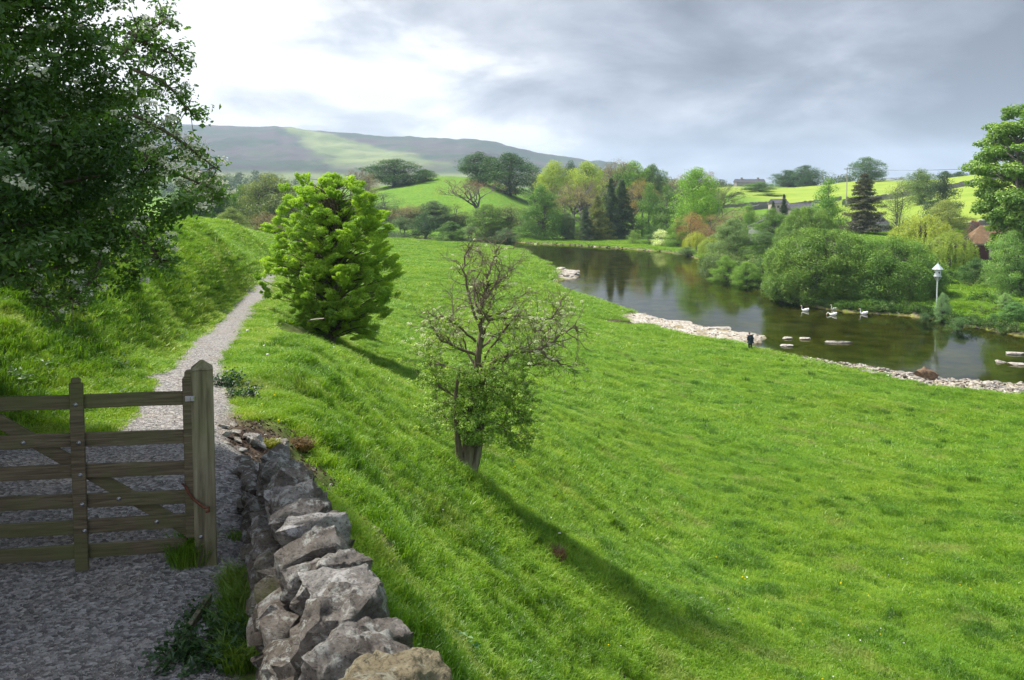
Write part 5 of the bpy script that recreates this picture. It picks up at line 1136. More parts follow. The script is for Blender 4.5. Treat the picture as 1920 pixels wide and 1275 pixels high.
for k in range(4):
    a = k * PI / 2 + PI / 8 - PI / 2 - .4; b = bmesh.new(); bmesh.ops.create_cone(b, cap_ends=True, segments=10, radius1=.11, radius2=.11, depth=.03, matrix=Matrix.Translation((.41 * math.cos(a), .41 * math.sin(a), zt(511))) @ Matrix.Rotation(a, 4, 'Z') @ Matrix.Rotation(PI / 2, 4, 'Y')); from_bm('entrance_hole', b, bl, dv)
    T = Tubes(); a2 = a + PI / 4; T.add([(.08 * math.cos(a2), .08 * math.sin(a2), zt(527)), (.5 * math.cos(a2), .5 * math.sin(a2), zt(519))], .03, 4); link('bracket', T.mesh('bracket'), wp, dv)

# ---------------------------------------------------------------- buildings
def roof_mat(name, a, b_, c_):
    m, nt, nd, lk = new_mat(name); P = coords(nt); n = noise_n(nt, 1.2, 6, .65, P); c = ramp(nt, n, [(.35, a), (.5, b_), (.65, c_)])
    br_ = N(nt, 'ShaderNodeTexBrick'); br_.inputs['Scale'].default_value = 4; lk.new(P, br_.inputs['Vector']); princ(nt, c, .9, bump(nt, br_.outputs['Fac'], .4, .03), .1); return m
def house(name, label, cat, loc, rz, L_, D_, hw, hr_, wall_m, roof_m, hip=0.0, over=.25):
    t = thing(name, label, cat, loc, rz); b = bmesh.new(); box_bm(b, -L_/2, L_/2, -D_/2, D_/2, -2, hw, .02)
    if hip == 0:
        for s in (-1, 1):
            vs_ = [b.verts.new(v) for v in ((s * L_/2, -D_/2, hw - .01), (s * L_/2, D_/2, hw - .01), (s * L_/2, 0, hw + hr_ - .05), (s * (L_/2 - .3), -D_/2, hw - .01), (s * (L_/2 - .3), D_/2, hw - .01), (s * (L_/2 - .3), 0, hw + hr_ - .05))]
            b.faces.new(vs_[:3]); b.faces.new(vs_[3:][::-1]); b.faces.new((vs_[0], vs_[2], vs_[5], vs_[3])); b.faces.new((vs_[1], vs_[4], vs_[5], vs_[2]))
        bmesh.ops.recalc_face_normals(b, faces=b.faces[:])
    from_bm('wall', b, wall_m, t)
    b = bmesh.new(); x, y = L_/2 + over, D_/2 + over; rx = x - hip; 
    lo = [b.verts.new(v) for v in ((-x, -y, hw), (x, -y, hw), (x, y, hw), (-x, y, hw))]; hi = [b.verts.new((-rx, 0, hw + hr_)), b.verts.new((rx, 0, hw + hr_))]
    b.faces.new((lo[0], lo[1], hi[1], hi[0])); b.faces.new((lo[2], lo[3], hi[0], hi[1])); b.faces.new((lo[1], lo[2], hi[1])); b.faces.new((lo[3], lo[0], hi[0]))
    b.faces.new(lo[::-1]); r = from_bm('roof', b, roof_m, t); md = r.modifiers.new('thick', 'SOLIDIFY'); md.thickness = .12; md.offset = 1
    return t, r
pale = flatmat('pale_render', (.42, .36, .31)); brown = flatmat('brown_doors', (.075, .03, .03))
q = W(1868, 484, 168); g = H1(q[0], q[1]); gzt = W(1868, 455, 168)[2]
gar, rf = house('garage', 'low garage with an orange mossy hipped roof and two dark brown doors', 'garage', (q[0], q[1], g), -.25, 11.5, 6.5, gzt - g, 3.3, pale, roof_mat('mossy_tiles', (.10, .085, .065), (.17, .10, .05), (.19, .15, .11)), hip=3.0)
for x0 in (-5.0, -1.4):
    b = bmesh.new(); hw = gzt - g - .35
    for k in range(8): box_bm(b, x0 + k * .35, x0 + k * .35 + .342, -3.30, -3.255, 0.05, hw, .008)
    dr = from_bm('garage_door', b, brown, gar); b = bmesh.new(); box_bm(b, x0 - .1, x0 + 2.9, -3.31, -3.253, hw + .002, hw + .12, .01); from_bm('door_lintel', b, pale, dr)
white = flatmat('white_render', (.66, .64, .62)); slate = roof_mat('slate', (.06, .06, .065), (.09, .09, .10), (.13, .13, .14)); grey = flatmat('grey_stone_wall', (.20, .18, .18)); glass = flatmat('dark_glass', (.02, .025, .03), .2)
def windows(t, pts, y):
    for x, z, w_, h_ in pts:
        b = bmesh.new()
        for a in ((x, x + .07, z, z + h_), (x + w_ - .07, x + w_, z, z + h_), (x + .07, x + w_ - .07, z, z + .07), (x + .07, x + w_ - .07, z + h_ - .07, z + h_), (x + w_/2 - .03, x + w_/2 + .03, z + .07, z + h_ - .07)): box_bm(b, a[0], a[1], y - .05, y - .003, a[2], a[3], 0)
        f = from_bm('window', b, white, t); b = bmesh.new(); box_bm(b, x + .05, x + w_ - .05, y - .03, y - .003, z + .05, z + h_ - .05, 0); from_bm('pane', b, glass, f)
for nm, lab, px, py, d_, L_, D_, eave, ridge, rz, wm in [('cottage', 'white cottage with a slate roof mostly hidden behind the dark open spruce', 1630, 430, 238, 8, 6, 421, 411, .2, white), ('cottage', 'white gabled cottage peeping between trees below the grey barn', 1432, 438, 232, 5, 8, 424, 412, 1.3, white),
      ('stone_barn', 'grey stone barn with slate roof half hidden by the bright pointed tree', 1502, 402, 285, 9, 6, 391, 382, .1, grey), ('stone_house', 'small stone house end with chimney beside the narrow dark conifer', 1459, 392, 300, 5, 5, 381, 375, .2, pale)]:
    q = W(px, py, d_); g = H1(q[0], q[1]); ze = W(px, eave, d_)[2] - g; zr = W(px, ridge, d_)[2] - g - ze
    t, rf = house(nm, lab, 'house' if nm != 'stone_barn' else 'barn', (q[0], q[1], g), rz, L_, D_, max(ze, 2.5), max(zr, 1.4), wm, slate)
    windows(t, [(-1.8, max(ze, 2.5) - 1.7, 1.0, 1.1), (.6, max(ze, 2.5) - 1.7, 1.0, 1.1)], -D_/2)
    if nm != 'stone_barn':
        b = bmesh.new(); z0 = max(ze, 2.5) + max(zr, 1.4); box_bm(b, L_/2 - 1.0, L_/2 - .2, -.35, .35, z0 - 1, z0 + .9, .02); from_bm('chimney', b, wm, rf)
farm = thing('farmhouse', 'long pale grey farm building far off on the skyline between two woods', 'farmhouse', (*W(1405, 350, 760)[:2], H1(*W(1405, 350, 760)[:2])), .1)
b = bmesh.new(); q = W(1405, 342, 760)[2] - farm.location.z; box_bm(b, -13, 13, -4, 4, -2, max(q, 4), .05); fw = from_bm('wall', b, grey, farm)
b = bmesh.new(); q = max(q, 4); lo = [b.verts.new(v) for v in ((-13.5, -4.4, q), (13.5, -4.4, q), (13.5, 4.4, q), (-13.5, 4.4, q), (-13.5, 0, q + 3), (13.5, 0, q + 3))]
for f in ((0, 1, 5, 4), (2, 3, 4, 5), (1, 2, 5), (3, 0, 4), (3, 2, 1, 0)): b.faces.new([lo[i] for i in f])
from_bm('roof', b, slate, farm); windows(farm, [(-10 + 4 * k, 1.6, 1.4, 1.6) for k in range(6)], -4)
for i, x in enumerate((-8, 7)):
    b = bmesh.new(); box_bm(b, x, x + 1.6, -.7, .7, q + 2, q + 4.4, .03); from_bm('chimney', b, grey, farm)

# ---------------------------------------------------------------- utility pole and wires
d_ = 365; q = W(1587, 380, d_); g = H1(q[0], q[1]); tz = W(1587, 314, d_)[2] - g; t = thing('utility_pole', 'grey wooden utility pole with a crossarm on the bright field', 'pole', (q[0], q[1], g))
T = Tubes(); T.add([(0, 0, -1), (0, 0, tz)], [.24, .17], 8); link('pole', T.mesh('pole'), flatmat('pole_wood', (.30, .28, .25)), t)
b = bmesh.new(); box_bm(b, -1.3, 1.3, .18, .32, tz - .8, tz - .65, .01); from_bm('crossarm', b, M['wood'], t)
for x in (-1.1, 0, 1.1):
    b = bmesh.new(); bmesh.ops.create_cone(b, cap_ends=True, segments=8, radius1=.07, radius2=.05, depth=.25, matrix=Matrix.Translation((x, .25, tz - .52))); from_bm('insulator', b, slate, t)
T = Tubes(); p0 = np.array([q[0], q[1] + .25, g + tz - .4]); p1 = np.array(W(2080, 292, 260))
for x in (-1.1, 0, 1.1): T.add([p0 + [x, 0, 0] + (p1 - p0) * k / 12 - [0, 0, 9 * (k / 12) * (1 - k / 12)] for k in range(13)], .035, 3)
o = link('power_line', T.mesh('power_line'), slate); tag(o, 'thin overhead power lines crossing the sky to the right of the pole', 'wires')

# ---------------------------------------------------------------- field walls on the far slopes
def field_wall(label, pts, h_=1.5):
    P_ = []; 
    for (a, b) in zip(pts[:-1], pts[1:]):
        for k in range(24):
            px, py, dd_ = [a[i] + (b[i] - a[i]) * k / 24 for i in range(3)]; x, y, _z = W(px, py, dd_); P_.append((x, y, H1(x, y)))
    V = []; F = []; rg = np.random.default_rng(len(label))
    for i, (x, y, z) in enumerate(P_):
        j = min(i + 1, len(P_) - 1); k = max(i - 1, 0); t_ = unit(np.array([P_[j][0] - P_[k][0], P_[j][1] - P_[k][1], 0])); nn = np.array([-t_[1], t_[0], 0]); hh = h_ * (.9 + .25 * rg.random())
        for s, zz, wdt in ((-1, -.6, .5), (-1, hh, .3), (1, hh * .98, .3), (1, -.6, .5)): V.append(np.array([x, y, z + zz]) + nn * s * wdt)
    n = len(P_); F = [(4 * i + k, 4 * i + 4 + k, 4 * i + 5 + k, 4 * i + 1 + k) for i in range(n - 1) for k in range(3)]
    o = link('field_wall', mesh_np('field_wall', V, np.array(F)), M['field_wall']); tag(o, label, 'wall')
M['field_wall'] = stone_mat('field_wall_stone', (0.11, 0.10, 0.10), (0.17, 0.16, 0.16), (0.05, 0.045, 0.045))
def dline(pts):  # find the land under each pixel
    return [(px, py, on(px, py, 190, 700)[1]) for px, py in pts]
field_wall('long dark stone wall across the upper part of the bright field', dline([(1580,384),(1640,377),(1700,368),(1760,358),(1840,344),(1920,330)]), 2.2)
field_wall('dark stone wall climbing from the barn towards the utility pole', dline([(1400,396),(1460,390),(1520,383),(1580,375)]), 1.8)
field_wall('lower dark stone wall above the garage roof', dline([(1800,432),(1850,424),(1920,410),(1960,403)]), 1.8)
field_wall('thin wall along the middle distance meadow left of the barn', dline([(1340,392),(1400,386),(1440,384)]), 1.4)
b = None
q = on(862, 334, 300); t = link('fallen_trunk', None) if False else None
# ---------------------------------------------------------------- scattering on points
def blades(name, n, rad, h_, wdt, seed, bend=0.5, color=(0.1, 0.3, 0.02), mat=None, mid=True):
    rng = np.random.default_rng(seed); r = rad * np.sqrt(rng.random(n)); a = rng.random(n) * 2 * PI; bx = r * np.cos(a); by = r * np.sin(a)
    th = rng.random(n) * 2 * PI; H_ = h_ * (.55 + .6 * rng.random(n)); bd = bend * H_ * (.3 + rng.random(n)); la = a * .5 + rng.random(n) * 5; lx = np.cos(la) * bd; ly = np.sin(la) * bd
    sx = np.cos(th) * wdt / 2; sy = np.sin(th) * wdt / 2; z0 = np.full(n, -h_ * .15)
    V = np.stack([np.stack([bx - sx, by - sy, z0], -1), np.stack([bx + sx, by + sy, z0], -1), np.stack([bx + lx * .4 + sx * .8, by + ly * .4 + sy * .8, H_ * .6], -1), np.stack([bx + lx * .4 - sx * .8, by + ly * .4 - sy * .8, H_ * .6], -1), np.stack([bx + lx, by + ly, H_ * (.97 - .25 * bend)], -1)], 1).reshape(-1, 3)
    i = np.arange(n) * 5; Q4 = np.stack([i, i + 1, i + 2, i + 3], -1); T3 = np.stack([i + 3, i + 2, i + 4], -1)
    tint = np.repeat(np.clip(.5 + rng.normal(0, .2, n), 0, 1), 5)
    me = mesh_np(name, V, [Q4, T3], {'tint': tint}); me.materials.append(mat); o = bpy.data.objects.new(name, me); o.color = (*color, 1); return o
def scatter(name, label, P, scale, sources, kind='stuff', tint=None, normal=None, zs=None, cat=None, tilt=0.0, seed=1):
    coll = bpy.data.collections.new(name + '_kinds')
    for s in sources: coll.objects.link(s)
    rng = np.random.default_rng(seed); n = len(P); me = bpy.data.meshes.new(name); me.vertices.add(n); me.vertices.foreach_set('co', np.asarray(P, np.float32).ravel())
    rot = np.stack([rng.normal(0, tilt, n) if tilt else np.zeros(n), rng.normal(0, tilt, n) if tilt else np.zeros(n), rng.random(n) * 6.283], -1)
    sc = np.repeat(np.asarray(scale)[:, None], 3, 1); 
    if zs is not None: sc[:, 2] = zs
    for k, v in (('rot', rot), ('scl', sc)):
        a = me.attributes.new(k, 'FLOAT_VECTOR', 'POINT'); a.data.foreach_set('vector', v.astype(np.float32).ravel())
    a = me.attributes.new('itint', 'FLOAT', 'POINT'); a.data.foreach_set('value', np.asarray(tint if tint is not None else np.full(n, .5), np.float32))
    a = me.attributes.new('pick', 'INT', 'POINT'); a.data.foreach_set('value', rng.integers(0, len(sources), n).astype(np.int32))
    o = bpy.data.objects.new(name, me); COL.objects.link(o); tag(o, label, cat, kind=kind)
    g = bpy.data.node_groups.new(name + '_nodes', 'GeometryNodeTree'); g.interface.new_socket('Geometry', in_out='INPUT', socket_type='NodeSocketGeometry'); g.interface.new_socket('Geometry', in_out='OUTPUT', socket_type='NodeSocketGeometry')
    gi = g.nodes.new('NodeGroupInput'); go = g.nodes.new('NodeGroupOutput'); ci = g.nodes.new('GeometryNodeCollectionInfo'); ci.inputs['Collection'].default_value = coll; ci.inputs['Separate Children'].default_value = True; ci.inputs['Reset Children'].default_value = True
    ip_ = g.nodes.new('GeometryNodeInstanceOnPoints'); ip_.inputs['Pick Instance'].default_value = True
    def na(nm, ty):
        q_ = g.nodes.new('GeometryNodeInputNamedAttribute'); q_.data_type = ty; q_.inputs['Name'].default_value = nm; return q_.outputs['Attribute']
    g.links.new(gi.outputs[0], ip_.inputs['Points']); g.links.new(ci.outputs[0], ip_.inputs['Instance']); g.links.new(na('pick', 'INT'), ip_.inputs['Instance Index'])
    e2r = g.nodes.new('FunctionNodeEulerToRotation'); g.links.new(na('rot', 'FLOAT_VECTOR'), e2r.inputs[0]); g.links.new(e2r.outputs[0], ip_.inputs['Rotation']); g.links.new(na('scl', 'FLOAT_VECTOR'), ip_.inputs['Scale'])
    g.links.new(ip_.outputs[0], go.inputs[0]); md = o.modifiers.new('scatter', 'NODES'); md.node_group = g; return o

def grass_mat():
    m, nt, nd, lk = new_mat('grass_blade')
    it = attr_n(nt, 'itint', 'INSTANCER'); bt = attr_n(nt, 'tint')
    P = geo_pos(nt); big = noise_n(nt, 0.9, 5, .6, P); wide = noise_n(nt, .13, 4, .55, P)
    k = math_n(nt, 'ADD', math_n(nt, 'ADD', math_n(nt, 'MULTIPLY', big, .50), math_n(nt, 'MULTIPLY', noise_n(nt, 3.3, 3, .6, P), .30)), math_n(nt, 'MULTIPLY', bt, .22)); k = math_n(nt, 'ADD', k, math_n(nt, 'MULTIPLY', it, .30)); k = math_n(nt, 'SUBTRACT', k, .13)
    c = ramp(nt, k, [(0.26, (0.045, 0.125, 0.012)), (0.40, (0.105, 0.24, 0.014)), (0.54, (0.172, 0.335, 0.018)), (0.68, (0.24, 0.385, 0.032)), (0.80, (0.32, 0.40, 0.10))])
    c = mixc(nt, ramp(nt, wide, [(0.35, (0, 0, 0)), (0.65, (1, 1, 1))]), c, mixc(nt, 1.0, c, (1.22, 1.06, 0.9), 'MULTIPLY'))
    c = mixc(nt, ramp(nt, noise_n(nt, .45, 5, .65, P), [(.56, (0, 0, 0)), (.68, (.55, .55, .55))]), c, (.27, .30, .09))
    d_ = N(nt, 'ShaderNodeBsdfDiffuse'); t = N(nt, 'ShaderNodeBsdfTranslucent'); lk.new(c, d_.inputs[0]); lk.new(mixc(nt, 1., c, (1.3, 1.3, .6), 'MULTIPLY'), t.inputs[0])
    mx = N(nt, 'ShaderNodeMixShader'); mx.inputs[0].default_value = .42; lk.new(d_.outputs[0], mx.inputs[1]); lk.new(t.outputs[0], mx.inputs[2])
    gl = N(nt, 'ShaderNodeBsdfGlossy'); gl.inputs['Roughness'].default_value = .45; m2 = N(nt, 'ShaderNodeMixShader'); m2.inputs[0].default_value = .035; lk.new(mx.outputs[0], m2.inputs[1]); lk.new(gl.outputs[0], m2.inputs[2])
    lk.new(m2.outputs[0], N(nt, 'ShaderNodeOutputMaterial').inputs[0]); return m
M['grass'] = grass_mat()
tufts = [blades('grass_tuft', 90, .16, .085, .0075, 1, .9, mat=M['grass']), blades('grass_tuft', 80, .17, .07, .008, 2, 1.2, mat=M['grass']), blades('grass_tuft', 95, .13, .13, .007, 3, .8, mat=M['grass'])]
def wedge(n, r0, r1, rng, a0=-41, a1=41):
    r = np.sqrt(r0 ** 2 + (r1 ** 2 - r0 ** 2) * rng.random(n)); a = np.radians(a0 + (a1 - a0) * rng.random(n)); return r * np.sin(a), r * np.cos(a)
rng = np.random.default_rng(9); PX = []; SC = []; ZS = []; TI = []
for r0, r1, n, sc, zs in [(2.2, 8, 9000, .8, .9), (8, 14, 16000, 1.0, 1.0), (14, 24, 26000, 1.5, 1.15), (24, 45, 42000, 2.3, 1.4), (45, 80, 40000, 4.0, 1.8), (80, 140, 30000, 7.0, 2.4), (140, 280, 26000, 12.0, 3.4)]:
    x, y = wedge(n, r0, r1, rng); h, sp_, sr_, so_, ro_ = height(x, y, True)
    dw = np.abs(x - (-0.44 - 0.353 * (y - 2.6))) + (y > 6.9) * 9
    ok = (sp_ > .05) & (sr_ > .5 + .006 * r0) & (so_ < .22) & (ro_ < .35) & (dw > .30 + .1 * sc)
    tus = fbm(x * 1.4, y * 1.4, 61); lng = sstep(.52, .68, tus) * (1 - sstep(20, 60, np.hypot(x, y)) * .6)
    nearp = 1 - sstep(0, 1.4, sp_)
    PX.append(np.stack([x, y, h - .01], -1)[ok]); SC.append((sc * (.75 + .5 * rng.random(n)))[ok]); ZS.append((zs * (.65 + .5 * rng.random(n) + .6 * lng) * (1 - .45 * nearp))[ok])
    TI.append(np.clip(.5 + rng.normal(0, .18, n) + .35 * nearp - .45 * lng, 0, 1)[ok])
for r0, r1, n, sc, zs in [(7, 16, 700, .9, 2.3), (16, 40, 2600, 1.5, 2.6), (40, 90, 3000, 2.6, 3.4)]:       # darker, longer tussocks
    x, y = wedge(n, r0, r1, rng); h, sp_, sr_, so_, ro_ = height(x, y, True); ok = (sp_ > .5) & (sr_ > 1.5) & (so_ < .1) & (ro_ < .2) & (fbm(x * .8, y * .8, 63) > .47) & (np.abs(x - (-0.44 - 0.353 * (y - 2.6))) > .6)
    PX.append(np.stack([x, y, h - .01], -1)[ok]); SC.append((sc * (.5 + .6 * rng.random(n)))[ok]); ZS.append((zs * (.6 + .5 * rng.random(n)))[ok]); TI.append(np.full(ok.sum(), -.35))
P_ = np.vstack(PX); scatter('grass', 'bright green meadow grass covering the slopes and the riverside field', P_, np.concatenate(SC), tufts, tint=np.concatenate(TI), zs=np.concatenate(ZS), cat='grass')

# gravel chips on the path near the gate
def chip(seed):
    r_ = np.random.default_rng(seed); bm = rock_bm(r_, 1, .7, .42, 9, .02, 0, seed, .3); me = bpy.data.meshes.new('gravel_chip'); bm.to_mesh(me); bm.free(); me.materials.append(M['chip']); return bpy.data.objects.new('gravel_chip', me)
m, nt, nd, lk = new_mat('gravel_chip'); it = attr_n(nt, 'itint', 'INSTANCER'); c = ramp(nt, it, [(0, (.09, .083, .077)), (.5, (.235, .218, .20)), (.85, (.42, .40, .375)), (1, (.36, .28, .21))]); princ(nt, c, .85, None, .2); M['chip'] = m
chips = [chip(k) for k in range(5)]
PX = []; SC = []; TI = []
for r0, r1, n, s in [(2.4, 7, 80000, .0145), (7, 12, 50000, .018), (12, 20, 22000, .026)]:
    x, y = wedge(n, r0, r1, rng, -42, 4); h, sp_, _a, _b, _c = height(x, y, True); ok = sp_ < -.01 + rng.random(n) * .06
    PX.append(np.stack([x, y, h + .002], -1)[ok]); k = ok.sum(); SC.append(s * (.35 + .6 * rng.random(k) ** 2 + .5 * (rng.random(k) < .05))); TI.append(rng.random(k))
scatter('gravel', 'loose grey limestone gravel chips on the path', np.vstack(PX), np.concatenate(SC), chips, tint=np.concatenate(TI), tilt=.5, cat='gravel')

# shingle and broken slabs on the near river bank
m, nt, nd, lk = new_mat('shingle'); it = attr_n(nt, 'itint', 'INSTANCER'); c = ramp(nt, it, [(0, (.045, .038, .03)), (.42, (.15, .13, .10)), (.72, (.36, .325, .28)), (1, (.56, .53, .48))]); princ(nt, c, .9, None, .15); M['chip'] = m
chips = [chip(k + 20) for k in range(5)]
bb = np.array(STRAND + SHELF + SPIT); x = rng.uniform(bb[:, 0].min(), bb[:, 0].max(), 200000); y = rng.uniform(bb[:, 1].min(), bb[:, 1].max(), 200000)
s1 = poly_sd(x, y, STRAND); s2 = np.minimum(poly_sd(x, y, SHELF), poly_sd(x, y, SPIT)); keep = ((s1 < .3) & (rng.random(len(x)) < .75)) | ((s2 < .2) & (rng.random(len(x)) < .22)); x = x[keep]; y = y[keep]; h = height(x, y); h = np.maximum(h, -.1)
scatter('shingle', 'broken limestone shingle along the near river bank', np.stack([x, y, h + .02], -1), .10 + .42 * rng.random(len(x)) ** 3, chips, tint=np.clip(rng.normal(.48, .25, len(x)) + .3 * (s2[keep] < .3), 0, 1), tilt=.25, cat='shingle')
x = rng.uniform(-40, 100, 60000); y = rng.uniform(88, 285, 60000); sd_ = poly_sd(x, y, [G(*p) for p in far_bank] + [(200, 60), (200, 400), (-40, 400)]); keep = (np.abs(sd_ + .3) < .7); x = x[keep]; y = y[keep]; h = height(x, y)
scatter('bank_stones', 'small brown stones along the far water line', np.stack([x, y, np.maximum(h, 0) + .03], -1), .25 + .7 * rng.random(len(x)) ** 2, chips, tint=np.clip(rng.normal(.3, .25, len(x)), 0, 1), tilt=.25, cat='stones')

# ---------------------------------------------------------------- single shore rocks
def shore_rock(px, py, sx, sy, sz, label, mat='shore_rock', grp=None, z=None, boxy=.45, cat='rock', name='shore_rock', sink=.3):
    x, y = G(px, py, .15 if z is None else z); g = max(H1(x, y), -.05) if z is None else z
    bm = rock_bm(rng, sx, sy, sz, 16, .06, 2, px * .1, boxy); o = from_bm(name, bm, M[mat], None, True, math.radians(45)); o.location = (x, y, g + sz * (.5 - sink)); o.rotation_euler = (0, 0, (px * .13) % .5 - .25); return tag(o, label, cat, grp)
M['red_rock'] = stone_mat('reddish_boulder', (0.15, 0.10, 0.065), (0.24, 0.17, 0.11), (0.06, 0.04, 0.03), lichen=(.2, .13, .07))
shore_rock(1735, 742, 2.0, 1.4, 1.5, 'large reddish brown boulder on the pale stony shore', 'red_rock', boxy=.2)
shore_rock(1555, 688, 1.0, .7, .7, 'rounded tan boulder at the water edge left of the shingle', 'stone_tan')
for px, py, w_, lab in [(1574,643,3.6,'long low white rock breaking the river surface'),(1475,649,1.7,'small white rock alone in the shallow river near the person'),(1476,635,1.4,'first little pale rock of the row across the shallows'),(1510,636,1.6,'second little pale rock of the row across the shallows'),(1905,664,2.6,'pale rock in the river at the right edge, upper'),(1908,684,2.2,'pale rock in the river at the right edge, lower'),(1876,679,1.2,'tiny pale rock in the river left of the right edge rocks')]:
    shore_rock(px, py, w_, .9, .34, lab, z=0.0, sink=.25)
for px, py, w_, lab in [(1345,617,4.0,'broad pale limestone slab on the shelf left of the person'),(1270,605,4.5,'pale limestone slab in the middle of the shelf'),(1215,597,4.0,'white limestone slab at the upper end of the shelf'),(1400,628,3.6,'pale slab at the tip of the shelf just left of the person'),(1330,640,4.0,'pale flat slab at the lower water side of the inlet'),(1390,645,2.6,'flat white slab in the inlet left of the person'),(1190,606,2.2,'dark edged slab against the eroded turf')]:
    shore_rock(px, py, w_, 2.2, .5, lab, z=.16, sink=.45, boxy=.7)
for k in range(60):
    u = rng.random(); px = 1600 + 330 * u; py = 715 + (px - 1600) * .105 + rng.random() * (14 + 34 * u); s_ = .3 + .55 * rng.random() ** 2
    shore_rock(px, py, s_ * 1.6, s_, s_ * .5, 'rough grey broken rock among the shingle of the near shore', 'shore_rock' if k % 3 else 'stone', 'rough rocks strewn on the near shore')
for k in range(26):
    px = 1045 + rng.random() * 36; py = 506 + rng.random() * 14; s_ = .8 + 1.2 * rng.random(); shore_rock(px, py, s_ * 1.3, s_, s_ * .45, 'pale rock in the heap at the tip of the turf spit', 'shore_rock', 'pale rocks heaped at the turf spit')

M['earth'] = stone_mat('bank_earth', (0.085, 0.058, 0.038), (0.14, 0.10, 0.07), (0.03, 0.02, 0.013), lichen=(.16, .12, .08))
for px, py, w_, hh_, lab in [(985,528,7.5,1.3,'brown eroded turf edge nearest the river on the spit'),(1018,503,5,1.0,'brown eroded turf edge at the upper part of the spit'),(1150,607,5.5,1.2,'dark eroded earth edge beside the pale limestone shelf'),(950,516,5,.7,'thin brown turf crack across the far meadow')]:
    shore_rock(px, py, w_, 1.3, hh_, lab, 'earth', z=.75, boxy=.6, cat='eroded bank', name='eroded_bank', sink=.55)
# ---------------------------------------------------------------- small plants
def plant_obj(name, label, cat, px, py, n, rad, h_, leaf, colr, seed, lo=3.0, flat=.6, stems=14, loc=None):
    q_ = loc or on(px, py, lo); r_ = np.random.default_rng(seed); L = Leaves(); T = Tubes()
    for k in range(stems):
        a = r_.random() * 6.28; rr = rad * r_.random() ** .5; e = np.array([math.cos(a) * rr, math.sin(a) * rr, h_ * (.45 + .55 * r_.random()) * (1.1 - .5 * rr / rad)])
        T.add(curve((e[0] * .3, e[1] * .3, -.03), e, r_, .05, 4), [.005, .004, .003, .002], 4)
        m_ = n // stems; tt_ = r_.random(m_)[:, None] ** .7; P = e * [1, 1, 0] * (.3 + .7 * tt_) + np.array([0, 0, 1]) * e[2] * tt_ + r_.normal(0, leaf * .9, (m_, 3)); P[:, 2] = np.maximum(P[:, 2], .01)
        L.add(P, r_.normal(0, .5, (m_, 3)) + [0, 0, 1], leaf * (.6 + .8 * r_.random(m_)), .5 + r_.normal(0, .15, m_), .6)
    t = thing(name, label, cat, q_); link('stems', T.mesh(name + '_stems'), M['wood'], t); link('leaves', L.mesh(name + '_leaves', r_), M['leaf'], t, colr); return t
plant_obj('weed_clump', 'dark leafy nettle like clump in the gravel at the foot of the wall', 'weed', 385, 1235, 1500, .26, .20, .035, (.030, .085, .018), 1)
plant_obj('weed_clump', 'small leafy weed beside the edging board in the gravel', 'weed', 372, 1160, 260, .09, .10, .03, (.035, .09, .02), 2)
plant_obj('dock_plant', 'broad leaved dock plant in the grass right of the wall', 'weed', 858, 1222, 90, .15, .14, .075, (.09, .22, .04), 3, stems=12)
plant_obj('dark_weed', 'dark leafy weed clump at the path edge right behind the gate post', 'weed', 425, 722, 420, .28, .25, .05, (.022, .07, .022), 4, lo=8)
plant_obj('dark_weed', 'dark leafy weed patch by the right path edge, a little right of the gate post', 'weed', 455, 748, 420, .26, .22, .05, (.022, .07, .025), 5, lo=8)
for i, (px, py) in enumerate([(25,720),(70,700),(215,760),(265,560),(330,640),(420,590),(175,520),(210,690)]):
    plant_obj('flowering_herb', ['leafy pale herb on the left bank near the middle gate upright','leafy pale herb on the left bank between frame edge and gate upright','pale herb above the top rail left of the latch stile','pale herb below the overhanging hawthorn foliage','pale herb beside the path left of the post top','darker herb near the far left path edge','pale herb directly below the dark hawthorn branch tips','pale herb on the bank above the top gate rail'][i], 'herb', px, py, 160, .22, .18, .06, (.13, .22, .10), 20 + i, lo=6)
# grass tufts: post foot and wall foot
def tuft(label, px, py, n, rad, h_, colr=(0.1, .2, .02), lo=3, mat='grass', w_=.006, name='grass_clump', bend=.7):
    q_ = on(px, py, lo); o = blades(name, n, rad, h_, w_, int(px + py), bend, mat=M[mat]); COL.objects.link(o); o.location = q_; o.color = (*colr, 1); return tag(o, label, 'grass tuft')
tuft('long grass tuft growing at the foot of the latch post', 356, 1052, 700, .13, .24)
for i, (px, py) in enumerate([(446,1110),(450,1150),(440,1190),(452,1215),(448,1255)]): tuft(['highest','second','middle','fourth','lowest'][i] + ' dark grass tuft in the row along the wall foot by the gravel', px, py, 500, .10, .20)
tuft('low grass tuft on the gravel side between latch post and wall', 443, 1010, 160, .07, .07)
M['dry'] = foliage_mat('dry_stalks', trans=.2); tuft('reddish brown dead tuft alone in the meadow right of the small hawthorn', 1037, 1052, 700, .24, .34, (.15, .065, .045), 8, 'dry', .008, 'dead_tuft', .5)
tuft('brown mossy clod tuft at the top of the bare soil beyond the wall', 562, 838, 500, .16, .12, (.13, .085, .03), 7, 'dry', .010, 'dead_tuft', 1.2)
tuft('yellow green moss tuft on the far wall end between the two stones', 505, 836, 500, .11, .09, (.20, .22, .02), 7, 'dry', .008, 'moss_tuft', 1.0)
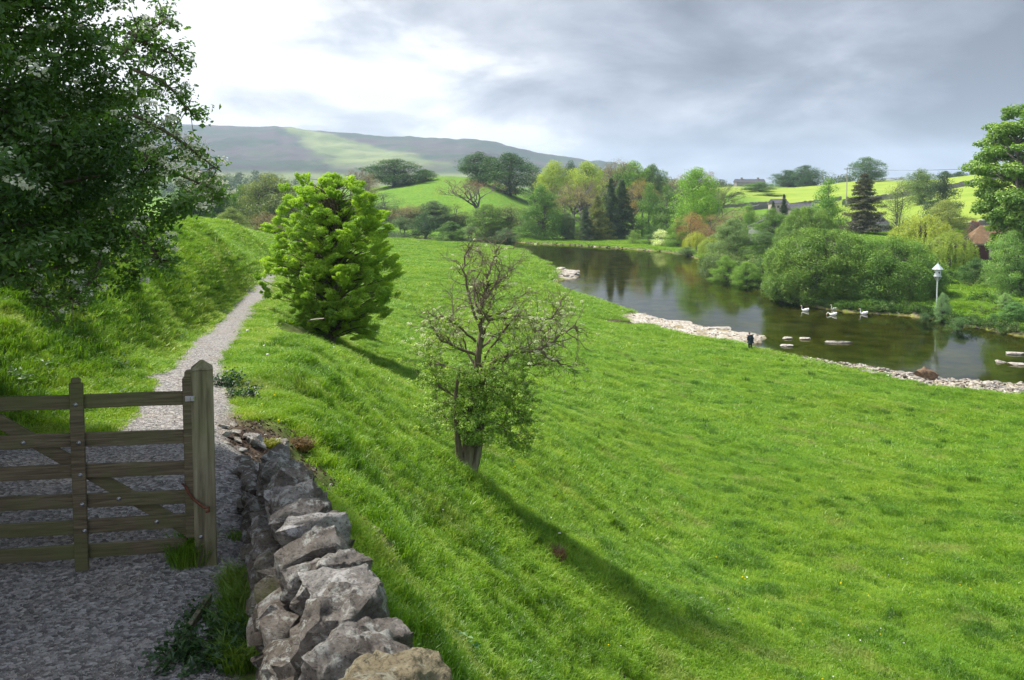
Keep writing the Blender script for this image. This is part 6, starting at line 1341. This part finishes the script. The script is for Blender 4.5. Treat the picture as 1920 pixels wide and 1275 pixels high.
# dandelion clocks in the meadow
m_ = petal_mat('dandelion_down', (.75, .75, .72)); st_ = flatmat('flower_stalk', (.10, .16, .04))
def clock(px, py, r_=.017, src=[]):
    x, y, z = on(px, py, 5)
    if not src:
        bm = bmesh.new(); bmesh.ops.create_icosphere(bm, subdivisions=2, radius=r_); 
        for k, v in enumerate(bm.verts): v.co *= .85 + .3 * ((k * 37) % 7) / 7
        me = bpy.data.meshes.new('seed_head'); bm.to_mesh(me); bm.free(); me.materials.append(m_); T = Tubes(); T.add([(0, 0, 0), (.005, 0, .08), (0, 0, .15)], .002, 4); sm = T.mesh('stalk'); sm.materials.append(st_); src += [me, sm]
    t = thing('dandelion', 'white dandelion clock on a thin stalk in the meadow grass', 'flower', (x, y, z), 0, 'white dandelion clocks dotted over the slope'); k = max(1, y / 9); t.scale = (k, k, 1)
    o = bpy.data.objects.new('seed_head', src[0]); COL.objects.link(o); o.parent = t; o.location = (0, 0, .155); o = bpy.data.objects.new('stalk', src[1]); COL.objects.link(o); o.parent = t
for px, py in [(835,1165),(993,1262),(1004,1050),(1033,983),(1049,1013),(1123,1033),(1250,1094),(1314,1133),(1333,1163),(960,985),(568,644),(464,630),(502,680),(625,660),(65,585),(270,668),(370,565)]: clock(px, py)
# buttercups and daisies
def disc(nm, col_):
    bm = bmesh.new(); bmesh.ops.create_circle(bm, cap_ends=True, cap_tris=True, segments=6, radius=1); 
    for v in bm.verts:
        if v.co.length > .5: v.co.z += .35
    me = bpy.data.meshes.new(nm); bm.to_mesh(me); bm.free(); me.materials.append(petal_mat(nm, col_)); return bpy.data.objects.new(nm, me)
x, y = wedge(2600, 6, 30, rng); h, sp_, sr_, so_, ro_ = height(x, y, True); ok = (sp_ > .3) & (fbm(x * .5, y * .5, 71) > .50)
scatter('meadow_flowers', 'tiny yellow buttercups and white daisies sprinkled in the meadow', np.stack([x, y, h + .09], -1)[ok], (.008 + .008 * rng.random(ok.sum())) * np.clip(np.hypot(x, y)[ok] / 12, .8, 2), [disc('buttercup', (.7, .55, .02)), disc('buttercup', (.7, .55, .02)), disc('daisy', (.75, .75, .7))], cat='flowers', tilt=.4)

# ---------------------------------------------------------------- undergrowth on the far bank
def leafball(seed, n=260, leaf=.22):
    r_ = np.random.default_rng(seed); L = Leaves()
    for k in range(7): clump(L, (r_.normal(0, .55), r_.normal(0, .55), .3 + .5 * r_.random()), .5, n // 7, leaf, r_, .8, .5, .5 + r_.normal(0, .12))
    return L.mesh('undergrowth', r_)
def ug_mat(k, c_):
    m, nt, nd, lk = new_mat('undergrowth_leaf'); t_ = attr_n(nt, 'tint'); c = ramp(nt, t_, [(.2, tuple(x * .7 for x in c_)), (.8, tuple(x * 1.4 for x in c_))])
    a = N(nt, 'ShaderNodeBsdfDiffuse'); b = N(nt, 'ShaderNodeBsdfTranslucent'); lk.new(c, a.inputs[0]); lk.new(c, b.inputs[0]); mx = N(nt, 'ShaderNodeMixShader'); mx.inputs[0].default_value = .3
    lk.new(a.outputs[0], mx.inputs[1]); lk.new(b.outputs[0], mx.inputs[2]); lk.new(mx.outputs[0], N(nt, 'ShaderNodeOutputMaterial').inputs[0]); return m
srcs = []
for k, c_ in enumerate([(.07, .14, .03), (.10, .19, .035), (.05, .10, .03), (.12, .17, .06), (.085, .16, .03)]):
    o = bpy.data.objects.new('undergrowth_plant', leafball(k)); o.data.materials.append(ug_mat(k, c_)); o.color = (*c_, 1); srcs.append(o)
FB = [G(*p) for p in far_bank if p[0] >= 1320]; PX = []
for (a_, b_) in zip(FB[:-1], FB[1:]):
    n_ = int(math.dist(a_, b_) * 5) + 2
    for k in range(n_):
        u_ = rng.random(); x_ = a_[0] + (b_[0] - a_[0]) * u_ + rng.normal(0, .3); y_ = a_[1] + (b_[1] - a_[1]) * u_ + abs(rng.normal(0, 1.6)) + .25
        PX.append((x_, y_))
PX = np.array(PX); h = height(PX[:, 0], PX[:, 1]); scatter('undergrowth', 'mixed leafy undergrowth fringing the far river bank', np.stack([PX[:, 0], PX[:, 1], np.maximum(h, 0)], -1), .45 + .7 * rng.random(len(PX)) ** 2, srcs, cat='undergrowth')
x = rng.uniform(20, 130, 9000); y = rng.uniform(100, 190, 9000); h, sp_, sr_, so_, ro_ = height(x, y, True); px_ = 960 + 1600 * x / y; keep = (sr_ > 2) & (h < 6) & (px_ > 1330) & (fbm(x * .12, y * .12, 81) > .50) & ~((px_ > 1755) & (px_ < 1850) & (y < 120)); keep &= rng.random(len(x)) < .35
scatter('undergrowth', 'patchy garden undergrowth between the trees on the right bank', np.stack([x, y, h], -1)[keep], .5 + .9 * rng.random(keep.sum()) ** 2, srcs, cat='undergrowth')

# ---------------------------------------------------------------- clods and stones in the bare soil by the wall end
x = rng.uniform(-4, -.8, 9000); y = rng.uniform(6.8, 11.5, 9000); h, sp_, sr_, so_, ro_ = height(x, y, True); keep = (so_ > .18) & (sp_ > .02) & (np.abs(x - (-0.44 - 0.353 * (y - 2.6))) > .25 * (y < 7.2))
m, nt, nd, lk = new_mat('clod'); it = attr_n(nt, 'itint', 'INSTANCER'); c = ramp(nt, it, [(0, (.02, .013, .009)), (.6, (.08, .055, .038)), (.85, (.16, .13, .10)), (1, (.36, .33, .29))]); princ(nt, c, .95, None, .1); M['chip'] = m
scatter('soil_clods', 'dark crumbly clods and small stones in the bare soil beyond the wall end', np.stack([x, y, h + .004], -1)[keep], .015 + .06 * rng.random(keep.sum()) ** 3, [chip(k + 40) for k in range(4)], tint=rng.random(keep.sum()), tilt=.5, cat='soil')
